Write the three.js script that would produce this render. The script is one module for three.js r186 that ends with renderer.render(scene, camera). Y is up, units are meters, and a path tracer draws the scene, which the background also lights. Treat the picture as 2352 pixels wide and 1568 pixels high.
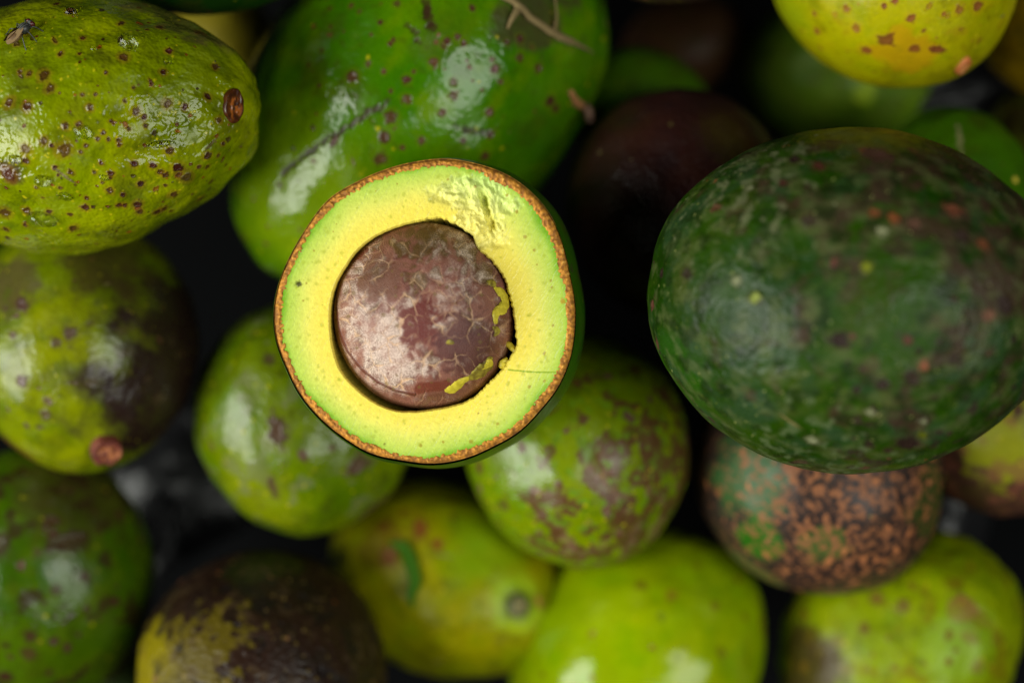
import * as THREE from 'three';
import { RectAreaLightUniformsLib } from 'three/addons/lights/RectAreaLightUniformsLib.js';

// ---------------------------------------------------------------- camera, light, exposure
const scene = new THREE.Scene();
const FOCUS_Y = 0.16, CAM_D = 0.45, FRAME_W = 0.285, PXW = 2352, PXH = 1568, S = FRAME_W / PXW;
const camera = new THREE.PerspectiveCamera(2 * Math.atan(S * PXH / 2 / CAM_D) * 180 / Math.PI, 1024 / 682, 0.01, 20);
camera.position.set(0, FOCUS_Y + CAM_D, 0);
camera.up.set(0, 0, -1);
camera.lookAt(0, 0, 0);
camera.focus = CAM_D + 0.002;
camera.userData.fStop = 2.6;
scene.background = new THREE.Color().setRGB(0.003, 0.0035, 0.004);   // the dim covered stall round the pile
RectAreaLightUniformsLib.init();
// two large soft daylight openings, read from the paired window-like highlights on every fruit
function areaLight(name, tiltX, tiltZ, dist, w, h, intensity) {
  const l = new THREE.RectAreaLight(new THREE.Color().setRGB(0.98, 1.0, 0.91), intensity, w, h);
  l.name = name;
  const d = new THREE.Vector3(Math.tan(tiltX), 1, Math.tan(tiltZ)).normalize();
  l.position.set(d.x * dist, FOCUS_Y - 0.03 + d.y * dist, d.z * dist);
  l.lookAt(0, FOCUS_Y - 0.03, 0);
  scene.add(l);
}
areaLight('opening_light_west', -1.0, 0.40, 1.5, 0.95, 0.95, 11.5);
areaLight('opening_light_east', 0.53, 0.22, 1.35, 0.75, 0.80, 6.6);
const renderer = new THREE.WebGLRenderer({ antialias: true });
renderer.toneMapping = THREE.LinearToneMapping;
renderer.toneMappingExposure = 1.0;
renderer.shadowMap.enabled = true;

// ---------------------------------------------------------------- helpers
const V = (x, y, z) => new THREE.Vector3(x, y, z);
let seed = 7;
const rnd = () => { seed = (seed * 1664525 + 1013904223) >>> 0; return seed / 4294967296; };
const rr = (a, b) => a + (b - a) * rnd();
const PM = new Uint8Array(512), GX = new Float32Array(256), GY = new Float32Array(256), GZ = new Float32Array(256);
{ let s = 99; const r = () => { s = (s * 1664525 + 1013904223) >>> 0; return s / 4294967296; }, a = Array.from({ length: 256 }, (_, i) => i); for (let i = 255; i > 0; i--) { const j = Math.floor(r() * (i + 1)); [a[i], a[j]] = [a[j], a[i]]; } for (let i = 0; i < 512; i++) PM[i] = a[i & 255]; for (let i = 0; i < 256; i++) { const z = 2 * r() - 1, t = 6.2831853 * r(), q = Math.sqrt(1 - z * z); GX[i] = 1.2 * q * Math.cos(t); GY[i] = 1.2 * q * Math.sin(t); GZ[i] = 1.2 * z; } }
function N(x, y, z) {                                        // gradient noise, about -1..1
  const fx = Math.floor(x), fy = Math.floor(y), fz = Math.floor(z), X = fx & 255, Y = fy & 255, Z = fz & 255; x -= fx; y -= fy; z -= fz;
  const u = x * x * x * (x * (x * 6 - 15) + 10), v = y * y * y * (y * (y * 6 - 15) + 10), w = z * z * z * (z * (z * 6 - 15) + 10), x1 = x - 1, y1 = y - 1, z1 = z - 1;
  const a = PM[X] + Y, b = PM[X + 1] + Y, aa = PM[a & 511] + Z, ab = PM[(a + 1) & 511] + Z, ba = PM[b & 511] + Z, bb = PM[(b + 1) & 511] + Z;
  const g0 = PM[aa], g1 = PM[ba], g2 = PM[ab], g3 = PM[bb], g4 = PM[aa + 1], g5 = PM[ba + 1], g6 = PM[ab + 1], g7 = PM[bb + 1];
  const n0 = GX[g0] * x + GY[g0] * y + GZ[g0] * z, n1 = GX[g1] * x1 + GY[g1] * y + GZ[g1] * z, n2 = GX[g2] * x + GY[g2] * y1 + GZ[g2] * z, n3 = GX[g3] * x1 + GY[g3] * y1 + GZ[g3] * z;
  const n4 = GX[g4] * x + GY[g4] * y + GZ[g4] * z1, n5 = GX[g5] * x1 + GY[g5] * y + GZ[g5] * z1, n6 = GX[g6] * x + GY[g6] * y1 + GZ[g6] * z1, n7 = GX[g7] * x1 + GY[g7] * y1 + GZ[g7] * z1;
  const p = n0 + u * (n1 - n0), q = n2 + u * (n3 - n2), r = n4 + u * (n5 - n4), t = n6 + u * (n7 - n6), m = p + v * (q - p), k = r + v * (t - r);
  return m + w * (k - m);
}
const fbm = (x, y, z, o = 4) => { let s = 0, a = 0.5; for (let i = 0; i < o; i++) { s += a * N(x, y, z); x = x * 2.03 + 11.3; y = y * 2.03 + 5.7; z = z * 2.03 + 3.1; a *= 0.5; } return s; };
const sst = (a, b, x) => { const t = Math.min(1, Math.max(0, (x - a) / (b - a))); return t * t * (3 - 2 * t); };
const mix = (a, b, t) => a + (b - a) * t;
const lin = (r, g, b) => { const f = (c) => { c /= 255; return c <= 0.04045 ? c / 12.92 : ((c + 0.055) / 1.055) ** 2.4; }; return [f(r), f(g), f(b)]; };
const toS = (c) => { c = Math.min(1, Math.max(0, c)); return 255 * (c <= 0.0031308 ? c * 12.92 : 1.055 * c ** (1 / 2.4) - 0.055); };
// a photo pixel (2352 x 1568 frame) at a depth below the focus plane -> a point
function at(px, py, dep) { const k = S * (CAM_D + dep) / CAM_D; return V((px - PXW / 2) * k, FOCUS_Y - dep, (py - PXH / 2) * k); }
const pixelOf = (x, y, z) => { const k = CAM_D / (S * (FOCUS_Y + CAM_D - y)); return [PXW / 2 + x * k, PXH / 2 + z * k]; };
const used = {};
function numbered(n) { const k = used[n] = (used[n] ?? -1) + 1; return k ? n + '_' + String(k).padStart(3, '0') : n; }
function mesh(name, geo, mat, parent) {
  const m = new THREE.Mesh(geo, mat); m.name = name; m.castShadow = m.receiveShadow = true;
  if (parent) parent.add(m);
  return m;
}
function thing(o, name, label, category, group) {
  o.name = numbered(name); o.userData = { label, category }; if (group) o.userData.group = group;
  scene.add(o); return o;
}
function dataTex(arr, w, h, srgb) {
  const t = new THREE.DataTexture(arr, w, h, THREE.RGBAFormat); t.magFilter = THREE.LinearFilter; t.minFilter = THREE.LinearFilter;
  t.wrapS = t.wrapT = THREE.ClampToEdgeWrapping; if (srgb) t.colorSpace = THREE.SRGBColorSpace; t.needsUpdate = true; return t;
}

// ---------------------------------------------------------------- a painted skin: colour, relief and gloss buffers over (u, v)
class Paint {
  constructor(W, H, at3) {
    this.W = W; this.H = H; this.at3 = at3; this.c = new Float32Array(W * H * 3); this.h = new Float32Array(W * H).fill(0.5); this.r = new Float32Array(W * H);
    this.p = new Float32Array(W * H * 3);
    for (let j = 0; j < H; j++) for (let i = 0; i < W; i++) { const q = at3((i + 0.5) / W, (j + 0.5) / H), k = (j * W + i) * 3; this.p[k] = q[0]; this.p[k + 1] = q[1]; this.p[k + 2] = q[2]; }
  }
  each(f) { const { c, p, h, r } = this; for (let k = 0; k < h.length; k++) f(p[3 * k], p[3 * k + 1], p[3 * k + 2], k, c, h, r); }
  lay(k, col, t) { const c = this.c; c[3 * k] += (col[0] - c[3 * k]) * t; c[3 * k + 1] += (col[1] - c[3 * k + 1]) * t; c[3 * k + 2] += (col[2] - c[3 * k + 2]) * t; }
  // blob at uv (for the search window) and point q; radius rad in the units of p; fn(weight 0..1, texel, distance ratio)
  blob(u, v, q, rad, fn, stretch = 1, dir = [0, 1, 0], rough = 0.62) {
    const { W, H, p } = this, reach = rad * Math.max(1, stretch) * 1.35;
    const dj = Math.ceil(reach / 1.7 * H * 0.9) + 2, j0 = Math.max(0, Math.round(v * H) - dj), j1 = Math.min(H - 1, Math.round(v * H) + dj);
    const nx = q[0] * 13.7 + 3.1;
    for (let j = j0; j <= j1; j++) {
      const m = (j * W) * 3, rowR = Math.hypot(p[m] - 0, p[m + 2] - 0);
      const di = rowR < reach * 1.3 ? W / 2 : Math.min(W / 2, Math.ceil(reach * 1.5 / rowR / (2 * Math.PI) * W) + 2);
      for (let d = -di; d < di; d++) {
        const i = ((Math.round(u * W) + d) % W + W) % W, k = j * W + i;
        let x = p[3 * k] - q[0], y = p[3 * k + 1] - q[1], z = p[3 * k + 2] - q[2];
        const a = x * dir[0] + y * dir[1] + z * dir[2], cut = a * (1 - 1 / stretch);
        x -= dir[0] * cut; y -= dir[1] * cut; z -= dir[2] * cut;
        const dist = Math.hypot(x, y, z) / rad;
        if (dist > 1.6) continue;
        const f = 1.3 / rad, w = dist * (1 + rough * N(p[3 * k] * f + nx, p[3 * k + 1] * f, p[3 * k + 2] * f) + rough * 0.4 * N(p[3 * k] * f * 3 + nx, p[3 * k + 1] * f * 3, p[3 * k + 2] * f * 3));
        fn(1 - sst(0.62, 1.04, w), k, w);
      }
    }
  }
  maps() {
    const { W, H, c, h, r } = this, A = new Uint8Array(W * H * 4), B = new Uint8Array(W * H * 4);
    for (let k = 0; k < W * H; k++) {
      for (let i = 0; i < 3; i++) A[4 * k + i] = toS(c[3 * k + i]);
      B[4 * k] = Math.min(255, Math.max(0, h[k] * 255)); B[4 * k + 1] = Math.min(255, Math.max(0, r[k] * 255)); B[4 * k + 2] = 0; A[4 * k + 3] = B[4 * k + 3] = 255;
    }
    return [dataTex(A, W, H, true), dataTex(B, W, H, false)];
  }
}
const Y = lin, AGED = lin(58, 58, 12), BROWN = lin(62, 30, 24), MAROON = lin(70, 32, 26), BLACKISH = lin(40, 26, 26), RUST = lin(140, 74, 30), LENT = lin(175, 165, 20);

// paints one skin. st: style; loc(px, py) gives { u, v, p } on the surface; R metres for one unit of p
function paintSkin(P, st, loc, o = rnd() * 90) {
  const [c0, c1, c2] = st.base, rough = st.rough ?? 0.34, regions = (st.regions ?? []).map((g) => ({ ...g, q: loc(g.at[0], g.at[1]).p }));
  const mott = st.mottle ?? [];
  P.each((x, y, z, k, c, h, r) => {
    const a = sst(-0.28, 0.28, fbm(x * 1.7 + o, y * 1.7, z * 1.7, 3)), b = sst(-0.05, 0.35, fbm(x * 5 + o, y * 4 + 9, z * 5, 4));
    const fine = N(x * 34 + o, y * 34, z * 34) * 0.5 + N(x * 70, y * 70 + o, z * 70) * 0.3;
    for (let i = 0; i < 3; i++) c[3 * k + i] = mix(mix(c0[i], c1[i], a), c2[i], b * (st.b ?? 0.5)) * 0.69 * (1 + fine * (st.grain ?? 0.26));
    const age = sst(0.0, 0.32, fbm(x * 3.4 + o * 1.7, y * 3.4, z * 3.4 + 6, 5)) * (st.age ?? 0.5), fleck = sst(0.3, 0.52, N(x * 17 + o, y * 17, z * 17 + 4)) * 0.3;
    P.lay(k, st.ageCol ?? AGED, Math.min(0.85, age * 0.85 + fleck * (st.age ?? 0.5) * 2));
    let dark = 0;
    for (const g of regions) {
      const d0 = Math.hypot(x - g.q[0], y - g.q[1], z - g.q[2]) / g.r; if (d0 > 1.3 + 0.75 * (g.n ?? 0.9)) continue;
      const d = d0 + (g.n ?? 0.9) * fbm(x * (g.f ?? 2.6) + o * 2, y * (g.f ?? 2.6), z * (g.f ?? 2.6), 5) ;
      const w = (1 - sst(1 - (g.soft ?? 0.25), 1 + (g.soft ?? 0.25), d)) * (g.w ?? 1);
      if (w > 0) { P.lay(k, g.col, Math.min(1, w * (1 + 0.3 * fine))); dark = Math.max(dark, w * (g.dull ?? 0)); }
    }
    for (const m of mott) {
      let n = fbm(x * m.f + o * 3 + m.f, y * m.f * (m.sy ?? 1), z * m.f, m.oct ?? 5);
      if (m.at) { m.q ??= loc(m.at[0], m.at[1]).p; n -= (m.fall ?? 0.35) * Math.max(0, Math.hypot(x - m.q[0], y - m.q[1], z - m.q[2]) - m.r); }
      const w = sst(m.t - (m.e ?? 0.04), m.t + (m.e ?? 0.04), n) * (m.w ?? 1);
      if (w > 0) { P.lay(k, m.col, w * (1 + 0.5 * fine)); h[k] += (m.h ?? 0) * w; dark = Math.max(dark, w * (m.dull ?? 0)); }
    }
    const peb = N(x * 22, y * 22 + o, z * 22) * 0.6 + N(x * 46, y * 46 + o, z * 46) * 0.4;
    h[k] += (st.pebble ?? 0.19) * peb + 0.05 * fine;
    r[k] = mix(rough, st.rough2 ?? rough + 0.12, sst(-0.1, 0.3, fbm(x * 4 + 40, y * 4 + o, z * 4, 4))) + 0.22 * dark;
  });
  const put = (u, v, q, rad, col, halo, sink, stretch, dir) => {
    if (halo) P.blob(u, v, q, rad * 1.75, (w, k) => P.lay(k, halo, 0.24 * w), stretch, dir, 0.3);
    const t = rr(0.75, 1), shade = rr(0.75, 1.25), cc = col.map((x) => x * shade);
    P.blob(u, v, q, rad, (w, k, d) => {
      P.lay(k, d < 0.5 ? cc.map((x) => x * 1.25) : cc, w * t); P.h[k] += w * (sink + 0.12 * (d < 0.45 ? -1 : 0.4)); P.r[k] += 0.1 * w;
    }, stretch, dir);
  };
  const scatter = (n, r0, r1, col, halo, sink, pw = 2, stretchMost = 1.8) => {
    for (let i = 0; i < n; i++) {
      const u = rnd(), v = Math.acos(rr(-0.97, 0.97)) / Math.PI, q = P.at3(u, v), e = rr(1, stretchMost);
      const d = V(rr(-1, 1), rr(-1, 1), rr(-1, 1)).normalize();
      put(u, v, q, r0 + (r1 - r0) * rnd() ** pw, typeof col[0] === 'number' ? col : col[Math.floor(rnd() * col.length)], halo, sink, e, [d.x, d.y, d.z]);
    }
  };
  const lc = st.lent ?? LENT;
  for (let i = 0; i < (st.lents ?? 300); i++) {
    const u = rnd(), v = Math.acos(rr(-0.97, 0.97)) / Math.PI, q = P.at3(u, v), t = rr(0.35, 0.9);
    P.blob(u, v, q, rr(0.008, 0.02) * (st.lentSize ?? 1), (w, k) => { P.lay(k, lc, w * t); P.h[k] += 0.05 * w; });
  }
  for (const s of st.scatter ?? []) scatter(...s);
  scatter(st.scuffs ?? 16, 0.008, 0.016, [Y(74, 58, 30), Y(110, 100, 60), Y(52, 40, 24)], null, 0.06, 1, 9);
  const k = S / st.R0;
  for (const [px, py, rad, e = 1, ang = 0, col] of st.spots ?? []) {
    const a = loc(px, py), b = loc(px + 14 * Math.cos(ang), py + 14 * Math.sin(ang)), d = V(b.p[0] - a.p[0], b.p[1] - a.p[1], b.p[2] - a.p[2]).normalize();
    put(a.u, a.v, a.p, rad * k * rr(0.75, 1.2), col ?? st.spotCol ?? BROWN, st.halo === undefined ? RUST : st.halo, st.sink ?? 0.06, e, [d.x, d.y, d.z]);
  }
  for (const s of st.scratches ?? []) {
    const pts = s.pts;
    for (let i = 0; i + 1 < pts.length; i++) {
      const n = Math.ceil(Math.hypot(pts[i + 1][0] - pts[i][0], pts[i + 1][1] - pts[i][1]) / (s.w * 0.9));
      for (let j = 0; j < n; j++) {
        const t = j / n, a = loc(mix(pts[i][0], pts[i + 1][0], t) + rr(-1, 1) * s.w * 0.3, mix(pts[i][1], pts[i + 1][1], t) + rr(-1, 1) * s.w * 0.3), wr = s.w * rr(0.6, 1.15) * k;
        P.blob(a.u, a.v, a.p, wr, (w, kk) => { P.lay(kk, s.col, 0.75 * w); P.h[kk] += (Math.max(0.06, P.h[kk] - (s.deep ?? 0.25)) - P.h[kk]) * w * 0.5; P.r[kk] += 0.08 * w; }, 1.5, [0, 1, 0], 0.7);
      }
    }
  }
}

// ---------------------------------------------------------------- an avocado: [px, py] centre, depth of the centre, half length and radius in photo pixels, axis towards the stem (right, down, up)
const PILE = 'avocados heaped in the pile';
function avocado(f) {
  const c = at(f.at[0], f.at[1], f.dep), k = S * (CAM_D + f.dep) / CAM_D, R = f.R * k, A = (f.A ?? f.R * 1.15) * k;
  const ax = V(f.axis[0], f.axis[2], f.axis[1]).normalize();
  let e1 = V(0, -1, 0).addScaledVector(ax, ax.y); if (e1.length() < 0.2) e1 = V(1, 0, 0).addScaledVector(ax, -ax.x); e1.normalize();
  const e2 = ax.clone().cross(e1), pear = f.pear ?? 0.15, ratio = A / R, o = f.seed ?? rnd() * 50;
  const prof = (x) => Math.sqrt(Math.max(0, 1 - x * x)) * (1 - pear * ((x + 1) / 2) ** 1.6);
  let most = 0; for (let i = 0; i <= 200; i++) most = Math.max(most, prof(i / 100 - 1));
  const base = (u, v) => { const th = v * Math.PI, x = Math.cos(th), rad = prof(x) / most, ph = u * 2 * Math.PI; return [rad * Math.cos(ph), x * ratio, rad * Math.sin(ph)]; };
  const lump = f.lump ?? 0.03, ridge = f.ridge ?? 0;
  const nu = f.nu ?? 144, nv = f.nv ?? 96, pos = new Float32Array((nu + 1) * (nv + 1) * 3), uv = new Float32Array((nu + 1) * (nv + 1) * 2), P3 = [], idx = [];
  const foot = V(c.x, c.y - R, c.z);
  for (let j = 0; j <= nv; j++) for (let i = 0; i <= nu; i++) {
    const u = (i % nu) / nu, v = j / nv, p = base(u, v), n = j * (nu + 1) + i, x = Math.cos(v * Math.PI);
    let g = 1 + lump * (1.6 * N(p[0] * 1.1 + o, p[1] * 1.1, p[2] * 1.1) + 0.75 * N(p[0] * 2.6 + o, p[1] * 2.6, p[2] * 2.6) + 0.42 * N(p[0] * 5.5 + o, p[1] * 3.6, p[2] * 5.5) + 0.14 * N(p[0] * 12 + o, p[1] * 9, p[2] * 12));
    if (ridge) g += ridge * N(p[0] * 5.5 / Math.max(0.25, Math.hypot(p[0], p[2])) + o, p[1] * 0.9, p[2] * 5.5 / Math.max(0.25, Math.hypot(p[0], p[2]))) * sst(-0.6, 0.5, x) * (1 - sst(0.93, 1, x));
    const w = c.clone().addScaledVector(ax, p[1] * R * g).addScaledVector(e1, p[0] * R * g).addScaledVector(e2, p[2] * R * g).sub(foot);
    pos[3 * n] = w.x; pos[3 * n + 1] = w.y; pos[3 * n + 2] = w.z; uv[2 * n] = i / nu; uv[2 * n + 1] = v; P3.push(p);
    if (i < nu && j < nv) { const a = n, b = n + 1, d = n + nu + 1, e = d + 1; if (j > 0) idx.push(a, b, d); if (j < nv - 1) idx.push(b, e, d); }
  }
  const geo = new THREE.BufferGeometry();
  geo.setAttribute('position', new THREE.BufferAttribute(pos, 3)); geo.setAttribute('uv', new THREE.BufferAttribute(uv, 2)); geo.setIndex(idx); geo.computeVertexNormals();
  const nr = geo.attributes.normal.array, mid = 3 * (Math.floor(nv / 2) * (nu + 1));
  if (nr[mid] * (pos[mid] + foot.x - c.x) + nr[mid + 1] * (pos[mid + 1] + foot.y - c.y) + nr[mid + 2] * (pos[mid + 2] + foot.z - c.z) < 0) { idx.reverse(); geo.setIndex(idx); geo.computeVertexNormals(); }
  const nn = geo.attributes.normal.array;
  for (let j = 0; j <= nv; j++) {
    const a = 3 * j * (nu + 1), b = a + 3 * nu, m = V(nn[a] + nn[b], nn[a + 1] + nn[b + 1], nn[a + 2] + nn[b + 2]).normalize();
    for (const t of [a, b]) { nn[t] = m.x; nn[t + 1] = m.y; nn[t + 2] = m.z; }
    if (j === 0 || j === nv) for (let i = 0; i <= nu; i++) { const t = a + 3 * i, s = j ? -1 : 1; nn[t] = s * ax.x; nn[t + 1] = s * ax.y; nn[t + 2] = s * ax.z; }
  }
  // nearest point of the surface under a photo pixel
  const scr = []; const eye = camera.position;
  for (let n = 0; n < P3.length; n++) {
    const x = pos[3 * n] + foot.x, y = pos[3 * n + 1] + foot.y, z = pos[3 * n + 2] + foot.z;
    if (nn[3 * n] * (eye.x - x) + nn[3 * n + 1] * (eye.y - y) + nn[3 * n + 2] * (eye.z - z) > 0) scr.push(n, ...pixelOf(x, y, z));
  }
  const loc = (px, py) => {
    let best = 0, bd = 1e9;
    for (let s = 0; s < scr.length; s += 3) { const d = (scr[s + 1] - px) ** 2 + (scr[s + 2] - py) ** 2; if (d < bd) { bd = d; best = scr[s]; } }
    return { u: uv[2 * best], v: uv[2 * best + 1], p: P3[best], at: V(pos[3 * best] + foot.x, pos[3 * best + 1] + foot.y, pos[3 * best + 2] + foot.z), n: V(nn[3 * best], nn[3 * best + 1], nn[3 * best + 2]) };
  };
  const P = new Paint(f.tw ?? 768, f.th ?? 448, base);
  paintSkin(P, { ...f.skin, R0: R * S / k }, loc, f.seed);
  const [map, hr] = P.maps();
  const mat = new THREE.MeshPhysicalMaterial({ map, bumpMap: hr, bumpScale: f.skin.bump ?? 0.0009, roughnessMap: hr, roughness: 1, ior: f.skin.ior ?? 1.39, specularIntensity: f.skin.spec ?? ((f.skin.rough ?? 0.34) > 0.27 ? 0.6 : 1) });
  let root;
  if (f.stem) {
    root = new THREE.Group(); mesh('skin', geo, mat, root);
    const s = loc(f.stem.at[0], f.stem.at[1]); stemScar(root, s.at.clone().sub(foot), s.n, f.stem);
  } else root = mesh('skin', geo, mat);
  root.position.copy(foot);
  thing(root, 'avocado', f.label, 'avocado', PILE);
  return { root, loc, foot };
}
// a flattened, cracked corky button with its own ring
function stemScar(root, pos, n, s) {
  const r = s.r * S, hgt = s.h * S, seg = 40, rings = 14, g = new THREE.BufferGeometry(), v = [], col = [], idx = [], q = new THREE.Quaternion().setFromUnitVectors(V(0, 1, 0), n), o = rnd() * 40;
  for (let j = 0; j <= rings; j++) for (let i = 0; i < seg; i++) {
    const t = j / rings, ph = i / seg * 2 * Math.PI, prof = t < 0.8 ? t / 0.8 : 1 + 0.04 * (t - 0.8) / 0.2;
    const x = Math.cos(ph) * prof, z = Math.sin(ph) * prof, w = 1 + 0.16 * N(x * 1.5 + o, 0, z * 1.5);
    const dish = s.dish ?? 0.3, y = t < 0.8 ? hgt * (1 - dish * (1 - (t / 0.8) ** 2)) + hgt * 0.35 * N(x * 4 + o, 1, z * 4) : hgt * (1 - (t - 0.8) / 0.2 * 4.5);
    const p = V(x * r * w * (s.e ?? 1), y, z * r * w).applyQuaternion(q).add(pos); v.push(p.x, p.y, p.z);
    const m = sst(-0.3, 0.4, N(x * 2.2 + o, 3, z * 2.2) + 0.6 * N(x * 7 + o, 3, z * 7)) * (1 - 0.85 * sst(0.5, 0.85, Math.hypot(x - 0.12, z - 0.15))), a = s.col, b = s.col2; col.push(mix(a[0], b[0], m), mix(a[1], b[1], m), mix(a[2], b[2], m));
    if (j < rings) { const k = j * seg + i, k2 = j * seg + (i + 1) % seg; idx.push(k, k2, k + seg, k2, k2 + seg, k + seg); }
  }
  g.setAttribute('position', new THREE.Float32BufferAttribute(v, 3)); g.setAttribute('color', new THREE.Float32BufferAttribute(col, 3)); g.setIndex(idx); g.computeVertexNormals();
  if (g.attributes.normal.getX(seg * 5) * n.x + g.attributes.normal.getY(seg * 5) * n.y + g.attributes.normal.getZ(seg * 5) * n.z < 0) { idx.reverse(); g.setIndex(idx); g.computeVertexNormals(); }
  mesh('stem_scar', g, new THREE.MeshStandardMaterial({ vertexColors: true, roughness: s.rough ?? 0.6 }), root);
}

// ---------------------------------------------------------------- the surface under the pile
{
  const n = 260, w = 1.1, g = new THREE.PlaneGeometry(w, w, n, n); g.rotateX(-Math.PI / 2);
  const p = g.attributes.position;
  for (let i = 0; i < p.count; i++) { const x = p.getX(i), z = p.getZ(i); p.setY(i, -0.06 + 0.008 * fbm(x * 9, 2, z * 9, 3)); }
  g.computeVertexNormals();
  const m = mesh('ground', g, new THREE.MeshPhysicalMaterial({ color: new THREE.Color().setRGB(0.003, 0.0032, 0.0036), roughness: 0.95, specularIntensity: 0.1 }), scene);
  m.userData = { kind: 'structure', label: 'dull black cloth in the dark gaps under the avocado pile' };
}

{
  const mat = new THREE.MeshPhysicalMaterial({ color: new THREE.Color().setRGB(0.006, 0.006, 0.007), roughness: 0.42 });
  for (const [px, py, dep, w, d, turn, label] of [
    [395, 1130, 0.16, 0.075, 0.05, 0.5, 'crumpled black plastic gleaming grey in the gap beside the half brown avocado'],
    [2238, 212, 0.14, 0.06, 0.034, 0.15, 'crumpled black plastic gleaming grey below the bright yellow avocado'],
    [2150, 1195, 0.15, 0.04, 0.05, -0.3, 'crumpled black plastic glinting beside the rust freckled avocado']]) {
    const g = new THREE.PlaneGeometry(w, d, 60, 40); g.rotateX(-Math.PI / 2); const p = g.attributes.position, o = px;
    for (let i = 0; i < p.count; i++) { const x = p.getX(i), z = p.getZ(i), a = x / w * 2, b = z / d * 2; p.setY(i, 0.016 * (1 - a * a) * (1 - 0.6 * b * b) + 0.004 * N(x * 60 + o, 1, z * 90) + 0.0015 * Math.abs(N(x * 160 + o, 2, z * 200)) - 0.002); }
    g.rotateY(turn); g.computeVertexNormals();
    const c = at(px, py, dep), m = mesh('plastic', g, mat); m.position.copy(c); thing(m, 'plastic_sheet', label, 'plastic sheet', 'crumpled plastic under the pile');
  }
}

// ---------------------------------------------------------------- the whole avocados
const spotsA = [[288,530,30],[165,640,32],[45,620,38],[255,445,45],[170,445,25],[110,425,22],[735,340,30],[970,432,28],[990,620,28],[540,635,20],[475,742,20],[380,762,22],[255,840,28],[140,890,32],[145,960,28],[420,1028,25],[600,968,15],[570,1028,18],[515,1238,30],[350,1050,10],[700,838,15],[705,872,16],[805,972,25],[1000,905,28],[1060,1000,32],[1070,1040,25],[1120,1050,35],[960,1020,22],[985,1050,20],[1195,993,22],[1240,995,18],[1232,930,22],[1305,925,18],[1035,1155,32],[935,1270,25],[828,1265,30],[815,1220,30],[715,1225,20],[836,1095,28],[650,1130,22],[650,1062,14],[600,1095,14],[870,750,18],[855,705,16],[1300,718,24],[1338,855,18],[1200,1185,24],[990,1105,18],[740,1165,16],[505,1180,14],[410,1278,16],[25,1260,38],[155,1250,28],[290,1262,22],[145,1350,14],[350,320,18],[330,240,14,2.4,1.1],[465,320,16],[575,558,14],[800,520,14],[735,598,14],[495,560,14],[635,430,16],[880,180,14],[950,165,20],[1010,310,20],[1280,395,28],[410,70,35],[335,20,18],[900,490,11,2.5,1.2],[1105,635,22],[1240,580,25],[485,905,14],[505,870,16],[655,720,12],[760,775,14],[625,790,14],[255,1185,12],[350,1130,15],[210,1122,12],[35,1370,22],[580,830,14],[640,830,18],[410,660,8],[310,862,14],[355,552,10],[40,1035,45]]
  .map(([x, y, r, e, a]) => [x * 0.3844, y * 0.3844, r * 0.3844 * 0.95, e ?? 1, a ?? 0]);
const spotsB = [[765,25,28],[630,45,18],[640,155,14],[1000,240,20],[985,270,16],[935,140,18],[575,300,24],[495,390,16],[850,375,24],[755,455,35],[565,515,18],[1105,590,32],[1090,470,36],[1130,430,20],[960,425,18],[1000,545,18],[1250,360,32],[1360,490,30],[1355,565,28],[1480,500,10],[1525,540,12],[1640,500,24],[1620,415,30],[1430,360,14],[1290,680,24],[1600,345,22],[1750,345,26],[1870,400,32],[1420,258,24],[1390,205,22],[1830,280,18],[1680,255,18],[1760,230,28],[1585,660,30],[940,810,58],[985,700,42],[650,830,25,2,-0.6],[520,770,20],[320,1105,25],[1455,770,22,2,0.4],[1580,810,30],[1170,840,35],[930,940,45],[1055,880,22],[1950,600,45],[1980,650,40],[1560,930,40],[1415,830,22],[1290,270,20],[1330,250,25],[1020,35,25],[920,20,12],[800,75,20],[1480,60,26],[700,190,10],[860,205,14]]
  .map(([x, y, r, e, a]) => [516.8 + x * 0.3844, y * 0.3844, r * 0.3844 * 0.9, e ?? 1, a ?? 0]);
const toB = ([x, y]) => [516.8 + x * 0.3844, y * 0.3844];
const toD = (l) => l.map(([x, y, r, col]) => [1435.6 + 0.5494 * x, 258.4 + 0.5494 * y, r * 0.5494, 1.2, 0.5, col]);
const OR = Y(108, 58, 30), PALE = Y(112, 114, 84), DK = Y(40, 24, 22), YL = Y(92, 98, 8);

const A = avocado({
  at: [175, 285], dep: 0.03, A: 438, R: 290, pear: 0.12, axis: [1, -0.06, 0.3], lump: 0.04, ridge: 0.012, nu: 288, nv: 192, tw: 1152, th: 736, seed: 3.3,
  stem: { at: [534, 242], r: 40, h: 8, e: 0.66, col: Y(60, 26, 10), col2: Y(168, 92, 34), dish: 0.35, rough: 0.3 },
  skin: { base: [Y(128, 146, 0), Y(154, 164, 0), Y(96, 112, 0)], b: 0.7, rough: 0.14, rough2: 0.4, pebble: 0.26, age: 0.55, spots: spotsA, spotCol: Y(58, 22, 16), lents: 900, lentSize: 0.75, bump: 0.0011,
    scatter: [[420, 0.008, 0.026, [Y(80, 36, 14), Y(46, 22, 14), Y(120, 62, 14)], null, 0.05], [60, 0.02, 0.05, Y(60, 24, 16), RUST, 0.06]],
    mottle: [{ f: 2.2, sy: 0.6, t: 0.26, e: 0.1, col: Y(66, 92, 8), w: 0.5 }],
    regions: [{ at: [420, 30], r: 0.42, col: Y(84, 70, 40), n: 1.6, f: 5, w: 0.75 }, { at: [25, 395], r: 0.1, col: Y(60, 40, 28), n: 0.9, f: 9, w: 0.8 }] },
  label: 'yellow-green spotted avocado wet with droplets, with a fly on it' });

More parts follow.
